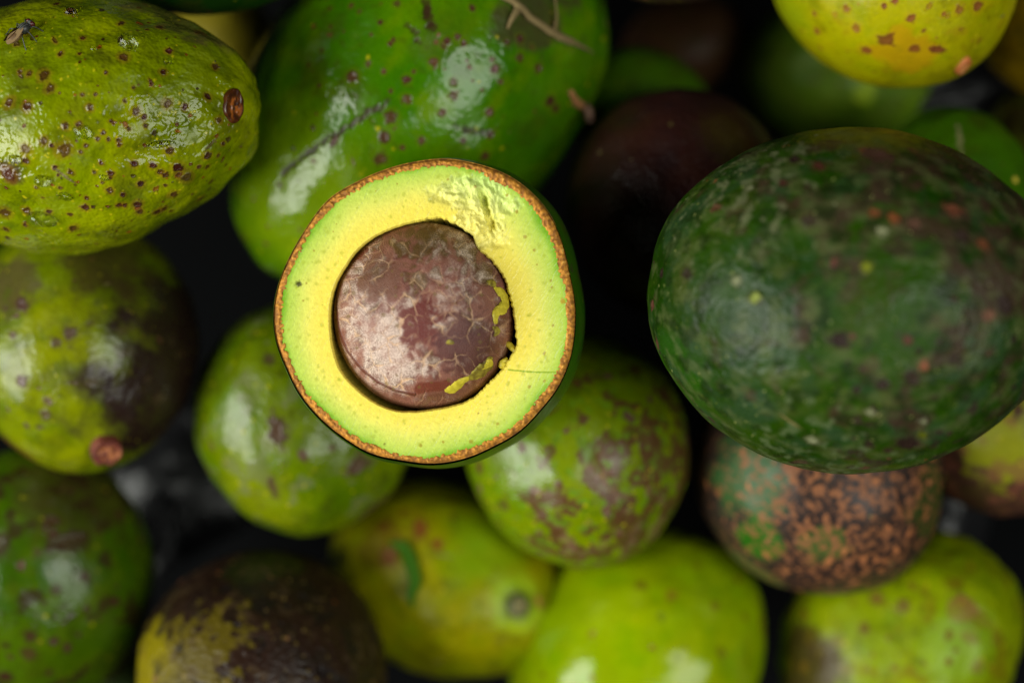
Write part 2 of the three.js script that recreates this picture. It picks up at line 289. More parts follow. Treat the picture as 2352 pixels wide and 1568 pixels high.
const B = avocado({
  at: [948, 222], dep: 0.078, A: 520, R: 358, pear: 0.2, axis: [-0.67, 0.742, 0.04], lump: 0.03, nu: 240, nv: 160, tw: 896, th: 576, seed: 12.1,
  skin: { base: [Y(62, 120, 0), Y(86, 136, 0), Y(116, 146, 0)], b: 0.6, rough: 0.15, rough2: 0.3, pebble: 0.19, spots: spotsB, spotCol: Y(70, 36, 28), halo: Y(100, 110, 10), lents: 160,
    regions: [{ at: [690, 480], r: 0.5, col: Y(122, 148, 8), n: 0.8, w: 0.8, soft: 0.5 }, { at: [1230, 20], r: 0.3, col: Y(64, 56, 34), n: 1.6, f: 5, w: 0.8 }, { at: [1010, 80], r: 0.16, col: Y(60, 84, 8), w: 0.5, soft: 0.5 }],
    scatter: [[150, 0.008, 0.02, Y(90, 56, 30), null, 0.04]],
    scratches: [{ pts: [[960, 615], [820, 700], [640, 810], [480, 930], [330, 1040]].map(toB), w: 7, col: Y(58, 48, 34), deep: 0.4 }, { pts: [[1190, 0], [1215, 100], [1245, 180]].map(toB), w: 9, col: Y(52, 32, 18), deep: 0.4 }, { pts: [[1095, 150], [1130, 200], [1170, 260]].map(toB), w: 5, col: Y(58, 58, 18) }, { pts: [[1390, 750], [1480, 790], [1600, 790]].map(toB), w: 6, col: Y(48, 52, 24) }] },
  label: 'large bright green avocado with small brown spots and a long dark scratch' });

avocado({
  at: [1960, 690], dep: 0.002, A: 470, R: 396, pear: 0.08, axis: [1, 0.02, 0.16], lump: 0.022, nu: 288, nv: 192, tw: 1152, th: 768, seed: 21.4,
  skin: { base: [Y(26, 62, 0), Y(44, 78, 0), Y(66, 80, 22)], spec: 0.55, b: 0.8, rough: 0.36, rough2: 0.56, pebble: 0.26, ior: 1.4, age: 0.35, ageCol: Y(20, 34, 8), lents: 900, lentSize: 0.5, lent: Y(78, 92, 26), bump: 0.0012, halo: Y(70, 56, 36),
    mottle: [{ f: 4, t: 0.1, e: 0.14, col: Y(40, 62, 36), w: 0.7, dull: 0.3 }, { f: 5, t: -0.06, e: 0.14, col: Y(56, 38, 28), w: 0.85, dull: 0.5, at: [2230, 480], r: 0.4, fall: 0.3 }, { f: 10, sy: 0.6, t: 0.1, e: 0.14, col: Y(84, 92, 52), w: 0.45, dull: 0.4 }, { f: 8, t: 0.14, e: 0.12, col: Y(16, 34, 2), w: 0.7 }, { f: 9, t: 0.1, e: 0.08, col: Y(48, 32, 30), w: 0.8, at: [2080, 1060], r: 0.25, fall: 0.35 }, { f: 14, t: 0.12, e: 0.1, col: Y(104, 106, 76), w: 0.6, at: [1720, 420], r: 0.2, fall: 0.5 }, { f: 12, t: 0.12, e: 0.1, col: Y(92, 104, 70), w: 0.6, at: [1880, 1060], r: 0.3, fall: 0.5 }],
    regions: [{ at: [1990, 310], r: 0.24, col: Y(92, 86, 8), n: 0.9, w: 0.7, soft: 0.4 }, { at: [1560, 860], r: 0.3, col: Y(30, 76, 2), n: 0.8, w: 0.6, soft: 0.4 }],
    scatter: [[70, 0.012, 0.04, [DK, Y(80, 46, 36), Y(60, 40, 34)], null, 0.06, 2, 2.2], [40, 0.008, 0.025, [PALE, Y(84, 96, 40), OR], null, 0.05], [500, 0.003, 0.009, Y(120, 124, 70), null, 0.05]],
    spots: toD([[1050, 415, 26, OR], [1115, 445, 24, OR], [1500, 555, 28, OR], [1370, 400, 30, Y(110, 60, 40)], [1000, 160, 26, OR], [1015, 650, 22, YL], [545, 770, 26, Y(130, 140, 60)], [465, 705, 20, PALE], [895, 945, 32, DK], [770, 455, 30, DK], [1245, 1060, 26, Y(120, 70, 48)], [1520, 850, 34, Y(100, 66, 50)], [1210, 1110, 40, DK], [1080, 1140, 22, DK], [1105, 1410, 24, DK], [1255, 1290, 16, PALE], [1250, 1345, 22, YL], [805, 225, 22, MAROON], [525, 320, 13, PALE], [660, 290, 18, MAROON], [260, 670, 26, DK], [1210, 455, 30, Y(80, 54, 42)], [1080, 490, 26, PALE], [710, 195, 24, DK], [1590, 800, 36, DK], [1410, 510, 34, DK], [1380, 1030, 30, DK], [780, 1370, 30, PALE], [1030, 1260, 18, PALE], [1050, 170, 60, Y(66, 40, 36)], [1180, 1390, 40, DK]]) },
  label: 'largest dark green avocado, dull and scuffed, resting on top of the pile' });

avocado({ at: [455, -192], dep: 0.04, A: 320, R: 226, axis: [1, 0.1, 0.1], lump: 0.03, tw: 384, th: 240, seed: 31,
  skin: { base: [Y(20, 60, 8), Y(32, 74, 10), Y(36, 62, 12)], rough: 0.35, scatter: [[90, 0.02, 0.05, [BROWN, MAROON], null, 0.06]] },
  label: 'dark green avocado tucked behind the wet spotted one and the scratched one' });

avocado({ at: [188, 798], dep: 0.072, A: 292, R: 268, pear: 0.1, axis: [0.2, 0.85, 0.38], lump: 0.028, nu: 192, nv: 128, tw: 768, th: 480, seed: 41,
  stem: { at: [241, 1028], r: 40, h: 26, e: 1, col: Y(104, 44, 36), col2: Y(176, 108, 60), dish: 0.15 },
  skin: { base: [Y(118, 138, 0), Y(144, 152, 0), Y(82, 106, 0)], rough: 0.22, rough2: 0.36, lents: 160, lentSize: 0.7, halo: Y(90, 80, 20), pebble: 0.16, spotCol: Y(74, 50, 44),
    regions: [{ at: [420, 860], r: 0.9, col: Y(40, 24, 22), n: 1.0, f: 3.4, soft: 0.34, w: 1, dull: 0.2 }, { at: [240, 590], r: 0.36, col: Y(60, 44, 26), n: 1.6, f: 4, w: 0.75, soft: 0.35 }, { at: [30, 1030], r: 0.2, col: Y(92, 52, 28), n: 1.3, w: 0.8 }, { at: [30, 640], r: 0.25, col: Y(76, 62, 40), n: 1.6, f: 5, w: 0.8 }],
    mottle: [{ f: 4, t: 0.16, e: 0.08, col: Y(70, 84, 12), w: 0.6, at: [60, 700], r: 0.4, fall: 0.6 }, { f: 6, t: 0.18, e: 0.08, col: Y(74, 58, 40), w: 0.6, at: [340, 840], r: 0.4, fall: 0.6 }],
    spots: [[52, 700, 14, 1.6, 1.2], [127, 785, 14], [162, 768, 16], [48, 872, 17], [108, 925, 12], [30, 768, 9], [102, 955, 14], [60, 975, 8]],
    scatter: [[60, 0.015, 0.035, [Y(90, 62, 30), Y(70, 44, 30)], null, 0.05]] },
  label: 'half green, half brown avocado with a raised reddish stem button' });

avocado({ at: [92, 1325], dep: 0.092, A: 315, R: 258, pear: 0.1, axis: [0.1, -0.9, 0.3], lump: 0.03, tw: 576, th: 352, seed: 52,
  skin: { base: [Y(58, 94, 2), Y(76, 106, 2), Y(98, 120, 2)], b: 0.5, rough: 0.2, rough2: 0.36, lents: 90, spotCol: Y(60, 36, 22), halo: Y(70, 80, 12),
    regions: [{ at: [180, 1100], r: 0.5, col: Y(62, 52, 22), n: 1.1, w: 0.7 }],
    mottle: [{ f: 4.5, t: 0.12, e: 0.07, col: Y(50, 36, 20), w: 0.85 }], pebble: 0.2,
    spots: [[150, 1245, 26, 2, -0.5], [110, 1200, 22], [65, 1465, 18], [15, 1555, 18], [190, 1320, 12], [130, 1350, 12], [200, 1400, 12], [70, 1500, 16], [150, 1480, 14], [120, 1230, 14]],
    scatter: [[110, 0.02, 0.06, Y(62, 38, 24), null, 0.05, 2, 2.4]] },
  label: 'mid green avocado with dark brown blotches below the half brown one' });

avocado({ at: [606, 1562], dep: 0.078, A: 300, R: 284, pear: 0.08, axis: [0.3, 0.6, 0.5], lump: 0.02, nu: 192, nv: 128, tw: 704, th: 448, seed: 63,
  skin: { base: [Y(42, 26, 20), Y(56, 36, 26), Y(34, 30, 18)], age: 0.3, ageCol: Y(22, 16, 14), rough: 0.34, rough2: 0.5, pebble: 0.34, bump: 0.0014, lents: 300, lent: Y(120, 100, 50),
    regions: [{ at: [330, 1530], r: 0.36, col: Y(128, 116, 6), n: 1.1, f: 4, w: 0.95, soft: 0.3 }, { at: [450, 1500], r: 0.34, col: Y(96, 84, 14), n: 2.4, f: 8, w: 0.7, soft: 0.12 }, { at: [600, 1290], r: 0.3, col: Y(36, 44, 14), n: 1.2, w: 0.7 }],
    mottle: [{ f: 8, t: 0.14, e: 0.06, col: Y(72, 56, 38), w: 0.5 }, { f: 5, t: 0.2, e: 0.05, col: Y(26, 20, 20), w: 0.8, h: -0.1 }],
    scatter: [[40, 0.012, 0.03, [Y(140, 78, 40), Y(120, 84, 50)], null, 0.06], [150, 0.01, 0.04, Y(30, 22, 20), null, -0.05]] },
  label: 'very dark brown pebbly avocado with a mustard yellow flank' });

avocado({ at: [697, 958], dep: 0.083, A: 275, R: 250, pear: 0.1, axis: [-0.2, -0.8, 0.4], lump: 0.035, tw: 576, th: 352, seed: 74,
  skin: { base: [Y(90, 122, 0), Y(118, 138, 0), Y(88, 106, 20)], b: 0.6, pebble: 0.2, rough: 0.22, rough2: 0.36, spotCol: Y(74, 50, 38), halo: Y(90, 92, 30),
    regions: [{ at: [600, 1160], r: 0.4, col: Y(124, 132, 6), n: 0.9, w: 0.6, soft: 0.4 }, { at: [870, 1180], r: 0.22, col: Y(84, 64, 50), n: 0.9, w: 0.8 }, { at: [560, 720], r: 0.4, col: Y(56, 62, 26), n: 1.2, w: 0.6 }],
    mottle: [{ f: 4, t: 0.17, e: 0.05, col: Y(104, 108, 68), w: 0.6 }],
    spots: [[635, 985, 22, 1.6, 1.3], [630, 1115, 14, 2.2, 1.8], [820, 1065, 24], [690, 1045, 12], [615, 825, 18], [760, 1030, 10]],
    scatter: [[50, 0.015, 0.045, Y(80, 60, 40), null, 0.05]] },
  label: 'olive green avocado with faded grey patches beneath the cut half' });

avocado({ at: [1328, 1032], dep: 0.079, A: 275, R: 256, pear: 0.1, axis: [0.35, 0.8, 0.3], lump: 0.028, nu: 192, nv: 128, tw: 704, th: 448, seed: 85,
  skin: { base: [Y(112, 140, 0), Y(134, 152, 0), Y(138, 162, 20)], b: 0.5, rough: 0.2, rough2: 0.32, halo: Y(110, 110, 30), pebble: 0.1,
    mottle: [{ f: 5, t: -0.1, e: 0.06, col: Y(84, 54, 32), w: 0.92, dull: 0.4, at: [1500, 1180], r: 0.5, fall: 0.34 }, { f: 12, t: 0.16, e: 0.07, col: Y(96, 132, 24), w: 0.7 }, { f: 5.5, t: 0.1, e: 0.06, col: Y(126, 92, 76), w: 0.5, at: [1420, 1230], r: 0.4, fall: 0.5 }, { f: 8, t: 0.2, e: 0.04, col: Y(78, 100, 8), w: 0.5 }],
    regions: [{ at: [1585, 1000], r: 0.28, col: Y(70, 50, 40), n: 0.9, w: 0.8 }],
    scatter: [[60, 0.02, 0.06, Y(96, 66, 56), null, 0.05]] },
  label: 'light green avocado covered in brown mottling beside the cut half' });

const K = avocado({ at: [1022, 1330], dep: 0.114, A: 288, R: 218, pear: 0.12, axis: [0.9, 0.28, 0.5], lump: 0.03, tw: 576, th: 352, seed: 96,
  stem: { at: [1186, 1390], r: 31, h: 14, e: 1, col: Y(76, 82, 40), col2: Y(150, 132, 84), dish: -0.6 },
  skin: { base: [Y(150, 154, 0), Y(168, 162, 0), Y(132, 158, 0)], rough: 0.28, rough2: 0.4, halo: Y(120, 90, 20), spotCol: Y(104, 60, 22),
    regions: [{ at: [1190, 1388], r: 0.31, col: Y(160, 190, 30), n: 0.6, w: 0.75, soft: 0.35 }, { at: [1187, 1390], r: 0.19, col: Y(104, 118, 26), n: 0.5, w: 0.8, soft: 0.3 }, { at: [1120, 1250], r: 0.45, col: Y(110, 150, 6), n: 0.8, w: 0.6, soft: 0.4 }, { at: [870, 1250], r: 0.28, col: Y(92, 74, 14), n: 1.1, w: 0.7 }],
    spots: [[965, 1210, 24, 1.5, 1.5], [895, 1275, 22], [1000, 1250, 14], [880, 1215, 16], [930, 1180, 14], [1240, 1380, 10, 2, 1.5, Y(150, 90, 50)]],
    scatter: [[40, 0.02, 0.05, Y(118, 84, 18), null, 0.03]] },
  label: 'mustard yellow avocado with a ringed stem end and a leaf scrap lying on it' });

avocado({ at: [1470, 1512], dep: 0.108, A: 318, R: 282, pear: 0.12, axis: [0.55, -0.75, 0.2], lump: 0.034, tw: 576, th: 352, seed: 107,
  skin: { age: 0.22, ageCol: Y(120, 120, 8), base: [Y(152, 182, 0), Y(168, 190, 0), Y(128, 176, 0)], b: 0.5, rough: 0.16, rough2: 0.22, lents: 80, spotCol: Y(120, 112, 16), halo: null, pebble: 0.06,
    scatter: [[90, 0.02, 0.06, [Y(104, 120, 8), Y(118, 104, 14)], null, 0.02]],
    spots: [[1470, 1345, 18], [1540, 1375, 16], [1640, 1390, 14], [1430, 1290, 12], [1600, 1300, 12], [1710, 1420, 14], [1660, 1500, 14]] },
  label: 'glossy lime yellow avocado next to the one with the ringed stem end' });

avocado({ at: [2068, 1478], dep: 0.104, A: 300, R: 240, pear: 0.12, axis: [0.65, -0.6, 0.25], lump: 0.04, tw: 576, th: 352, seed: 118,
  skin: { base: [Y(140, 162, 0), Y(156, 170, 0), Y(118, 152, 0)], b: 0.6, rough: 0.34, rough2: 0.44, spotCol: Y(92, 66, 24), halo: Y(110, 104, 10),
    regions: [{ at: [1850, 1530], r: 0.42, col: Y(62, 42, 26), n: 1.1, w: 0.9 }, { at: [2210, 1400], r: 0.13, col: Y(128, 84, 50), n: 0.9, f: 5, w: 0.9, soft: 0.12 }, { at: [2250, 1530], r: 0.07, col: Y(116, 86, 48), n: 0.8, f: 5, w: 0.9 }, { at: [2190, 1500], r: 0.34, col: Y(126, 166, 0), n: 1.1, w: 0.4, soft: 0.5 }],
    mottle: [{ f: 4.4, t: 0.15, e: 0.08, col: Y(110, 96, 10), w: 0.7 }],
    spots: [[2015, 1375, 18], [2080, 1390, 16], [1990, 1440, 12]],
    scatter: [[70, 0.02, 0.055, Y(104, 78, 16), null, 0.04]] },
  label: 'yellow-green avocado with tan scars next to the rust freckled one' });

avocado({ at: [1880, 1082], dep: 0.082, A: 295, R: 276, pear: 0.06, axis: [0.6, 0.6, 0.4], lump: 0.022, nu: 192, nv: 128, tw: 768, th: 480, seed: 129,
  skin: { base: [Y(58, 46, 42), Y(50, 38, 36), Y(70, 54, 42)], age: 0.3, ageCol: Y(40, 28, 24), rough: 0.36, rough2: 0.48, pebble: 0.12, lents: 100, lent: Y(140, 90, 60),
    regions: [{ at: [1715, 1110], r: 0.32, col: Y(44, 88, 40), n: 1.2, f: 5, w: 0.8, soft: 0.4 }, { at: [1745, 1235], r: 0.2, col: Y(26, 88, 8), n: 0.8, f: 5, w: 0.95 }, { at: [1730, 1330], r: 0.3, col: Y(74, 82, 42), n: 0.9, w: 0.85 }, { at: [1900, 1260], r: 0.18, col: Y(66, 84, 34), n: 1.3, f: 6, w: 0.8 }, { at: [2150, 1150], r: 0.3, col: Y(40, 66, 16), n: 1.4, f: 6, w: 0.7 }],
    mottle: [{ f: 15, t: 0.06, e: 0.12, col: Y(132, 84, 54), w: 0.8, dull: 0.6, h: 0.06, at: [1960, 1120], r: 0.55, fall: 0.3 }, { f: 21, t: 0.16, e: 0.07, col: Y(140, 88, 54), w: 0.8, dull: 0.6, at: [1900, 1200], r: 0.8, fall: 0.3 }],
    scatter: [[520, 0.008, 0.036, [Y(156, 96, 58), Y(138, 88, 56), Y(112, 72, 50)], null, 0.06, 2]] },
  label: 'dark avocado thickly freckled with rust orange cork beneath the largest dark green one' });

avocado({ at: [2345, 958], dep: 0.09, A: 260, R: 214, axis: [1, -0.3, 0.2], lump: 0.03, tw: 384, th: 240, seed: 131,
  skin: { base: [Y(80, 50, 40), Y(70, 40, 36), Y(92, 60, 44)], rough: 0.4,
    regions: [{ at: [2300, 1020], r: 0.42, col: Y(122, 124, 14), n: 1.5, f: 5, w: 0.95 }],
    mottle: [{ f: 5, t: 0.1, e: 0.06, col: Y(110, 64, 48), w: 0.6 }], scatter: [[50, 0.02, 0.05, Y(130, 84, 60), null, 0.04]] },
  label: 'maroon brown avocado with olive yellow patches behind the rust freckled one' });

avocado({ at: [1545, 462], dep: 0.074, A: 272, R: 248, pear: 0.08, axis: [-0.45, 0.6, 0.5], lump: 0.024, tw: 576, th: 352, seed: 142,
  stem: { at: [1428, 582], r: 36, h: 4, e: 1, col: Y(56, 24, 18), col2: Y(84, 44, 30), dish: 0.2 },
  skin: { base: [Y(60, 32, 30), Y(74, 40, 32), Y(50, 34, 38)], spec: 1.0, age: 0.2, ageCol: Y(24, 14, 14), rough: 0.32, rough2: 0.5, pebble: 0.3, lents: 30, lent: Y(110, 84, 60), bump: 0.0012,
    mottle: [{ f: 5, t: 0.18, e: 0.07, col: Y(54, 26, 24), w: 0.7 }, { f: 4, t: 0.2, e: 0.08, col: Y(70, 54, 50), w: 0.5, at: [1730, 330], r: 0.3, fall: 0.4 }],
    scatter: [[14, 0.02, 0.04, [Y(120, 84, 60), Y(104, 90, 50)], null, 0.04]] },
  label: 'almost black purple avocado between the scratched green one and the largest dark green one' });

avocado({ at: [2050, -82], dep: 0.05, A: 300, R: 272, pear: 0.08, axis: [0.55, 0.75, 0.12], lump: 0.02, nu: 192, nv: 128, tw: 704, th: 448, seed: 153,
  stem: { at: [2212, 148], r: 30, h: 9, e: 0.55, col: Y(176, 96, 40), col2: Y(226, 158, 96), dish: 0.1 },
  skin: { age: 0.6, ageCol: Y(112, 104, 0), base: [Y(170, 168, 0), Y(188, 180, 0), Y(148, 162, 0)], b: 0.5, rough: 0.34, rough2: 0.42, lents: 250, spotCol: Y(112, 62, 26), halo: Y(170, 130, 10), pebble: 0.1,
    mottle: [{ f: 4.5, t: 0.22, e: 0.08, col: Y(146, 122, 10), w: 0.5 }],
    spots: [[1880, 70, 12], [1970, 65, 10], [2035, 88, 17, 1.5, 0.3], [2155, 115, 16, 1.5, 0.2], [2090, 42, 9], [2245, 15, 13], [2170, 35, 7], [1945, 18, 9], [2060, 5, 10], [1990, 115, 13], [2100, 110, 14], [2205, 22, 12], [2030, 10, 7], [2120, 70, 6], [1870, 30, 7]],
    regions: [{ at: [2080, 120], r: 0.22, col: Y(170, 128, 10), n: 1.2, f: 5, w: 0.7 }, { at: [1800, 20], r: 0.3, col: Y(120, 140, 8), n: 0.8, w: 0.6, soft: 0.5 }],
    scatter: [[120, 0.01, 0.03, Y(132, 104, 14), null, 0.04]] },
  label: 'bright yellow avocado with brown spots and an orange stem tip' });

avocado({ at: [2425, 52], dep: 0.085, A: 190, R: 172, axis: [0.4, 1, 0.2], lump: 0.03, tw: 384, th: 240, seed: 164,
  skin: { base: [Y(140, 112, 4), Y(126, 98, 4), Y(112, 92, 6)], rough: 0.4, scatter: [[60, 0.02, 0.05, Y(96, 62, 12), null, 0.04]] },
  label: 'ochre yellow avocado beside the bright yellow one' });

avocado({ at: [1932, 168], dep: 0.15, A: 225, R: 190, axis: [1, 0.2, 0.2], lump: 0.03, tw: 384, th: 240, seed: 175,
  skin: { base: [Y(96, 136, 24), Y(112, 148, 28), Y(124, 150, 44)], b: 0.7, rough: 0.36, pebble: 0.3,
    regions: [{ at: [1985, 215], r: 0.14, col: Y(150, 176, 24), n: 0.9, f: 4, w: 0.9 }, { at: [1900, 215], r: 0.12, col: Y(110, 140, 40), n: 0.9, f: 4, w: 0.8 }],
    scatter: [[60, 0.02, 0.06, Y(110, 96, 60), null, 0.05]] },
  label: 'grey-green avocado deep in the shade below the bright yellow one' });

avocado({ at: [2168, 480], dep: 0.08, A: 232, R: 212, axis: [0.15, -0.9, 0.2], lump: 0.03, tw: 384, th: 240, seed: 186,
  skin: { base: [Y(54, 100, 4), Y(70, 116, 4), Y(58, 92, 6)], rough: 0.34, lents: 40,
    scratches: [{ pts: [[2200, 285], [2205, 320], [2212, 360]], w: 6, col: Y(130, 124, 84), deep: 0.1 }], spots: [[2336, 413, 9, 1, 0, Y(190, 170, 60)]], halo: null,
    scatter: [[30, 0.02, 0.04, Y(70, 84, 10), null, 0.03]] },
  label: 'plain leaf green avocado half hidden behind the largest dark green one' });

avocado({ at: [2425, 350], dep: 0.115, A: 170, R: 150, axis: [0.8, 0.4, 0.2], lump: 0.03, tw: 288, th: 192, seed: 191,
  skin: { base: [Y(62, 48, 20), Y(48, 36, 20), Y(74, 84, 10)], rough: 0.4, mottle: [{ f: 3, t: 0.1, e: 0.1, col: Y(76, 84, 8), w: 0.7 }] },
  label: 'dim olive brown avocado beyond the plain leaf green one' });

avocado({ at: [1478, 262], dep: 0.112, A: 160, R: 148, axis: [1, 0.2, 0.1], lump: 0.03, tw: 288, th: 192, seed: 202,
  skin: { base: [Y(74, 116, 4), Y(62, 104, 4), Y(84, 112, 6)], rough: 0.4, lents: 40, scatter: [[20, 0.03, 0.06, Y(70, 90, 6), null, 0.03]] },
  label: 'small green avocado peeping out behind the almost black purple one' });

avocado({ at: [1575, 105], dep: 0.17, A: 150, R: 112, axis: [1, -0.3, 0.1], lump: 0.03, tw: 288, th: 192, seed: 213,
  skin: { base: [Y(104, 70, 44), Y(92, 58, 40), Y(98, 84, 36)], rough: 0.45, scatter: [[30, 0.03, 0.07, Y(70, 40, 30), null, 0.03]] },
  label: 'shadowed brown avocado deep behind the small green one' });

avocado({ at: [1570, -232], dep: 0.045, A: 300, R: 234, axis: [1, -0.05, 0.1], lump: 0.02, tw: 384, th: 240, seed: 224,
  skin: { base: [Y(56, 30, 22), Y(46, 24, 20), Y(70, 40, 28)], rough: 0.45, scatter: [[60, 0.02, 0.05, [Y(140, 84, 56), Y(60, 30, 24)], null, 0.05]] },
  label: 'reddish brown avocado, only its underside edge showing over the shadowed brown one' });

avocado({ at: [520, 118], dep: 0.16, A: 150, R: 120, axis: [0.3, 1, 0.1], lump: 0.03, tw: 288, th: 192, seed: 235,
  skin: { base: [Y(150, 134, 30), Y(140, 126, 26), Y(130, 124, 24)], rough: 0.45, scatter: [[20, 0.03, 0.07, Y(70, 50, 24), null, 0.03]] },
  label: 'dull khaki avocado in the dark gap beside the wet spotted one' });

avocado({ at: [-30, 600], dep: 0.105, A: 150, R: 112, axis: [1, 0.3, 0.1], lump: 0.03, tw: 288, th: 192, seed: 246,
  skin: { base: [Y(52, 84, 10), Y(64, 92, 10), Y(70, 70, 30)], rough: 0.4, scatter: [[30, 0.03, 0.07, Y(74, 58, 36), null, 0.03]] },
  label: 'dim green avocado between the wet spotted one and the half brown one' });

avocado({ at: [262, 1592], dep: 0.118, A: 130, R: 110, axis: [1, 0.2, 0.1], lump: 0.03, tw: 288, th: 192, seed: 257,
  skin: { base: [Y(74, 100, 50), Y(90, 110, 66), Y(60, 84, 30)], rough: 0.24, rough2: 0.3 },
  label: 'pale grey-green avocado low beside the very dark brown pebbly one' });

// ---------------------------------------------------------------- the cut avocado
{
  const fx = 976, fy = 716, cropX = (x) => 602.9 + 0.4906 * x - fx, cropY = (y) => 333 + 0.4906 * y - fy;   // crop pixels -> photo pixels from the face centre
  const ring = (pts, jag = 0) => {
    const a = pts.map(([x, y]) => { const X = cropX(x), Z = cropY(y); return [Math.atan2(Z, X), Math.hypot(X, Z)]; }).sort((p, q) => p[0] - q[0]), n = a.length, T = 2048, tab = new Float32Array(T);
    for (let i = 0; i < T; i++) {
      const ph = i / T * 2 * Math.PI - Math.PI; let k = a.findIndex((q) => q[0] > ph); if (k < 0) k = 0;
      const g = (d) => a[(k + d + n * 2) % n], w = (v) => { while (v < -1e-9) v += 2 * Math.PI; return v; };
      const span = w(g(0)[0] - g(-1)[0]) || 1e-6, t = w(ph - g(-1)[0]) / span, [r0, r1, r2, r3] = [g(-2)[1], g(-1)[1], g(0)[1], g(1)[1]];
      tab[i] = 0.5 * (2 * r1 + (r2 - r0) * t + (2 * r0 - 5 * r1 + 4 * r2 - r3) * t * t + (3 * r1 - r0 - 3 * r2 + r3) * t * t * t);
    }
    return (ph) => { let u = (ph + Math.PI) / (2 * Math.PI) * T; u = ((u % T) + T) % T; const i = Math.floor(u); return mix(tab[i], tab[(i + 1) % T], u - i) * S; };
  };
  const rOut = ring([[850,62],[1000,85],[1150,140],[1270,230],[1350,330],[1410,470],[1440,600],[1465,750],[1465,850],[1440,1000],[1390,1120],[1300,1240],[1200,1340],[1080,1410],[950,1465],[800,1490],[650,1475],[500,1440],[380,1370],[260,1270],[170,1160],[110,1040],[65,920],[50,780],[75,640],[130,510],[200,390],[310,250],[440,170],[580,110],[720,75]]);
  const rMid0 = ring([[850,105],[1000,125],[1150,195],[1240,270],[1310,370],[1370,500],[1382,590],[1410,640],[1420,750],[1430,850],[1400,1000],[1370,1080],[1280,1200],[1180,1310],[1060,1380],[950,1420],[800,1460],[650,1450],[520,1405],[400,1340],[300,1245],[210,1160],[150,1060],[105,940],[95,800],[110,660],[160,540],[210,430],[330,290],[450,205],[580,150],[720,115]]);
  const rIn0 = ring([[850,345],[720,360],[600,395],[510,440],[440,500],[390,570],[345,650],[320,750],[318,850],[330,950],[370,1060],[430,1130],[520,1200],[620,1240],[700,1245],[800,1235],[900,1215],[970,1190],[1030,1140],[1090,1080],[1120,1050],[1155,1000],[1185,950],[1185,880],[1170,780],[1150,680],[1120,610],[1075,550],[1000,480],[985,430],[930,385],[880,360]]);
  const cs = (ph) => [Math.cos(ph), Math.sin(ph)];
  const rMid = (ph) => { const [a, b] = cs(ph); return rMid0(ph) + 0.0006 * fbm(a * 30, b * 30, 3, 3); };
  const rough = (ph) => sst(-1.9, -1.2, ph) * (1 - sst(1.0, 1.3, ph));                       // the torn side of the cavity
  const rIn = (ph) => { const [a, b] = cs(ph); return rIn0(ph) + (0.0002 + 0.0008 * rough(ph)) * fbm(a * 17, b * 17, 7, 3); };
  const c0 = at(fx, fy, 0), foot = c0.clone().add(V(0.004, -0.078, 0.001));
  const root = new THREE.Group(); root.position.copy(foot);
  const off = c0.clone().sub(foot);
  const grid = (nu, nv, f, mat, name, parent, wantUv) => {        // f(ph, t) -> [x, y, z, r, g, b] from the face centre
    const v = [], col = [], uv = [], idx = []; let hasC = false;
    for (let j = 0; j <= nv; j++) for (let i = 0; i <= nu; i++) {
      const ph = (i % nu) / nu * 2 * Math.PI - Math.PI, q = f(ph, j / nv, i / nu);
      v.push(q[0] + off.x, q[1] + off.y, q[2] + off.z); if (q.length > 5) { hasC = true; col.push(q[3], q[4], q[5]); }
      if (wantUv) uv.push(...wantUv(q, i / nu, j / nv));
      if (i < nu && j < nv) { const a = j * (nu + 1) + i, d = a + nu + 1; idx.push(a, d, a + 1, a + 1, d, d + 1); }
    }
    const g = new THREE.BufferGeometry(); g.setAttribute('position', new THREE.Float32BufferAttribute(v, 3)); if (hasC) g.setAttribute('color', new THREE.Float32BufferAttribute(col, 3)); if (wantUv) g.setAttribute('uv', new THREE.Float32BufferAttribute(uv, 2));
    g.setIndex(idx); g.computeVertexNormals();
    const n = g.attributes.normal.array;
    for (let j = 0; j <= nv; j++) { const a = 3 * j * (nu + 1), b = a + 3 * nu, m = V(n[a] + n[b], n[a + 1] + n[b + 1], n[a + 2] + n[b + 2]).normalize(); for (const t of [a, b]) { n[t] = m.x; n[t + 1] = m.y; n[t + 2] = m.z; } }
    return mesh(name, g, mat, parent);
  };
  // flesh: cut face, torn patch and cavity wall
  const tornAt = [cropX(1000) * S, cropY(235) * S], tear = [cropX(1050) * S, cropY(300) * S];
  const torn = (x, z) => { const d = Math.hypot((x - tornAt[0]) / 0.0130, (z - tornAt[1]) / 0.0070); return 1 - sst(0.55, 1.05, d + 0.7 * fbm(x * 160, 3, z * 160, 3)); };
  const torn2 = (x, z) => 1 - sst(0.6, 1.1, Math.hypot((x - cropX(1010) * S) / 0.009, (z - cropY(400) * S) / 0.007) + 0.6 * fbm(x * 200, 8, z * 200, 3));
  const faceY = (x, z, ph, t) => {
    let y = 0.00007 * N(x * 900, 1, z * 900) + 0.00005 * N(x * 2200, 4, z * 2200) + 0.0004 * fbm(x * 60, 2, z * 60, 3);
    const m = Math.max(torn(x, z), torn2(x, z));
    if (m > 0) y += m * (-0.0010 + 0.0024 * fbm(x * 300, 9, z * 300, 4) + 0.0016 * Math.abs(N(x * 520, 6, z * 420)) - 0.0030 * (1 - sst(0.0004, 0.0014, Math.abs(x - tear[0] - 0.3 * (z - tear[1]) - 0.0008 * N(z * 700, 1, 1)))) * (1 - sst(0.003, 0.0065, Math.abs(z - tear[1]))));
    y -= 0.0012 * (1 - sst(0, 0.05, t)) ** 2;                                                // the lip rounds over
    return y;
  };
  const W = 0.1, uvf = (q) => [q[0] / W + 0.5, q[2] / W + 0.5];
  const T = 1000, P = new Paint(T, T, (u, v) => [(u - 0.5) * W, 0, (v - 0.5) * W]);
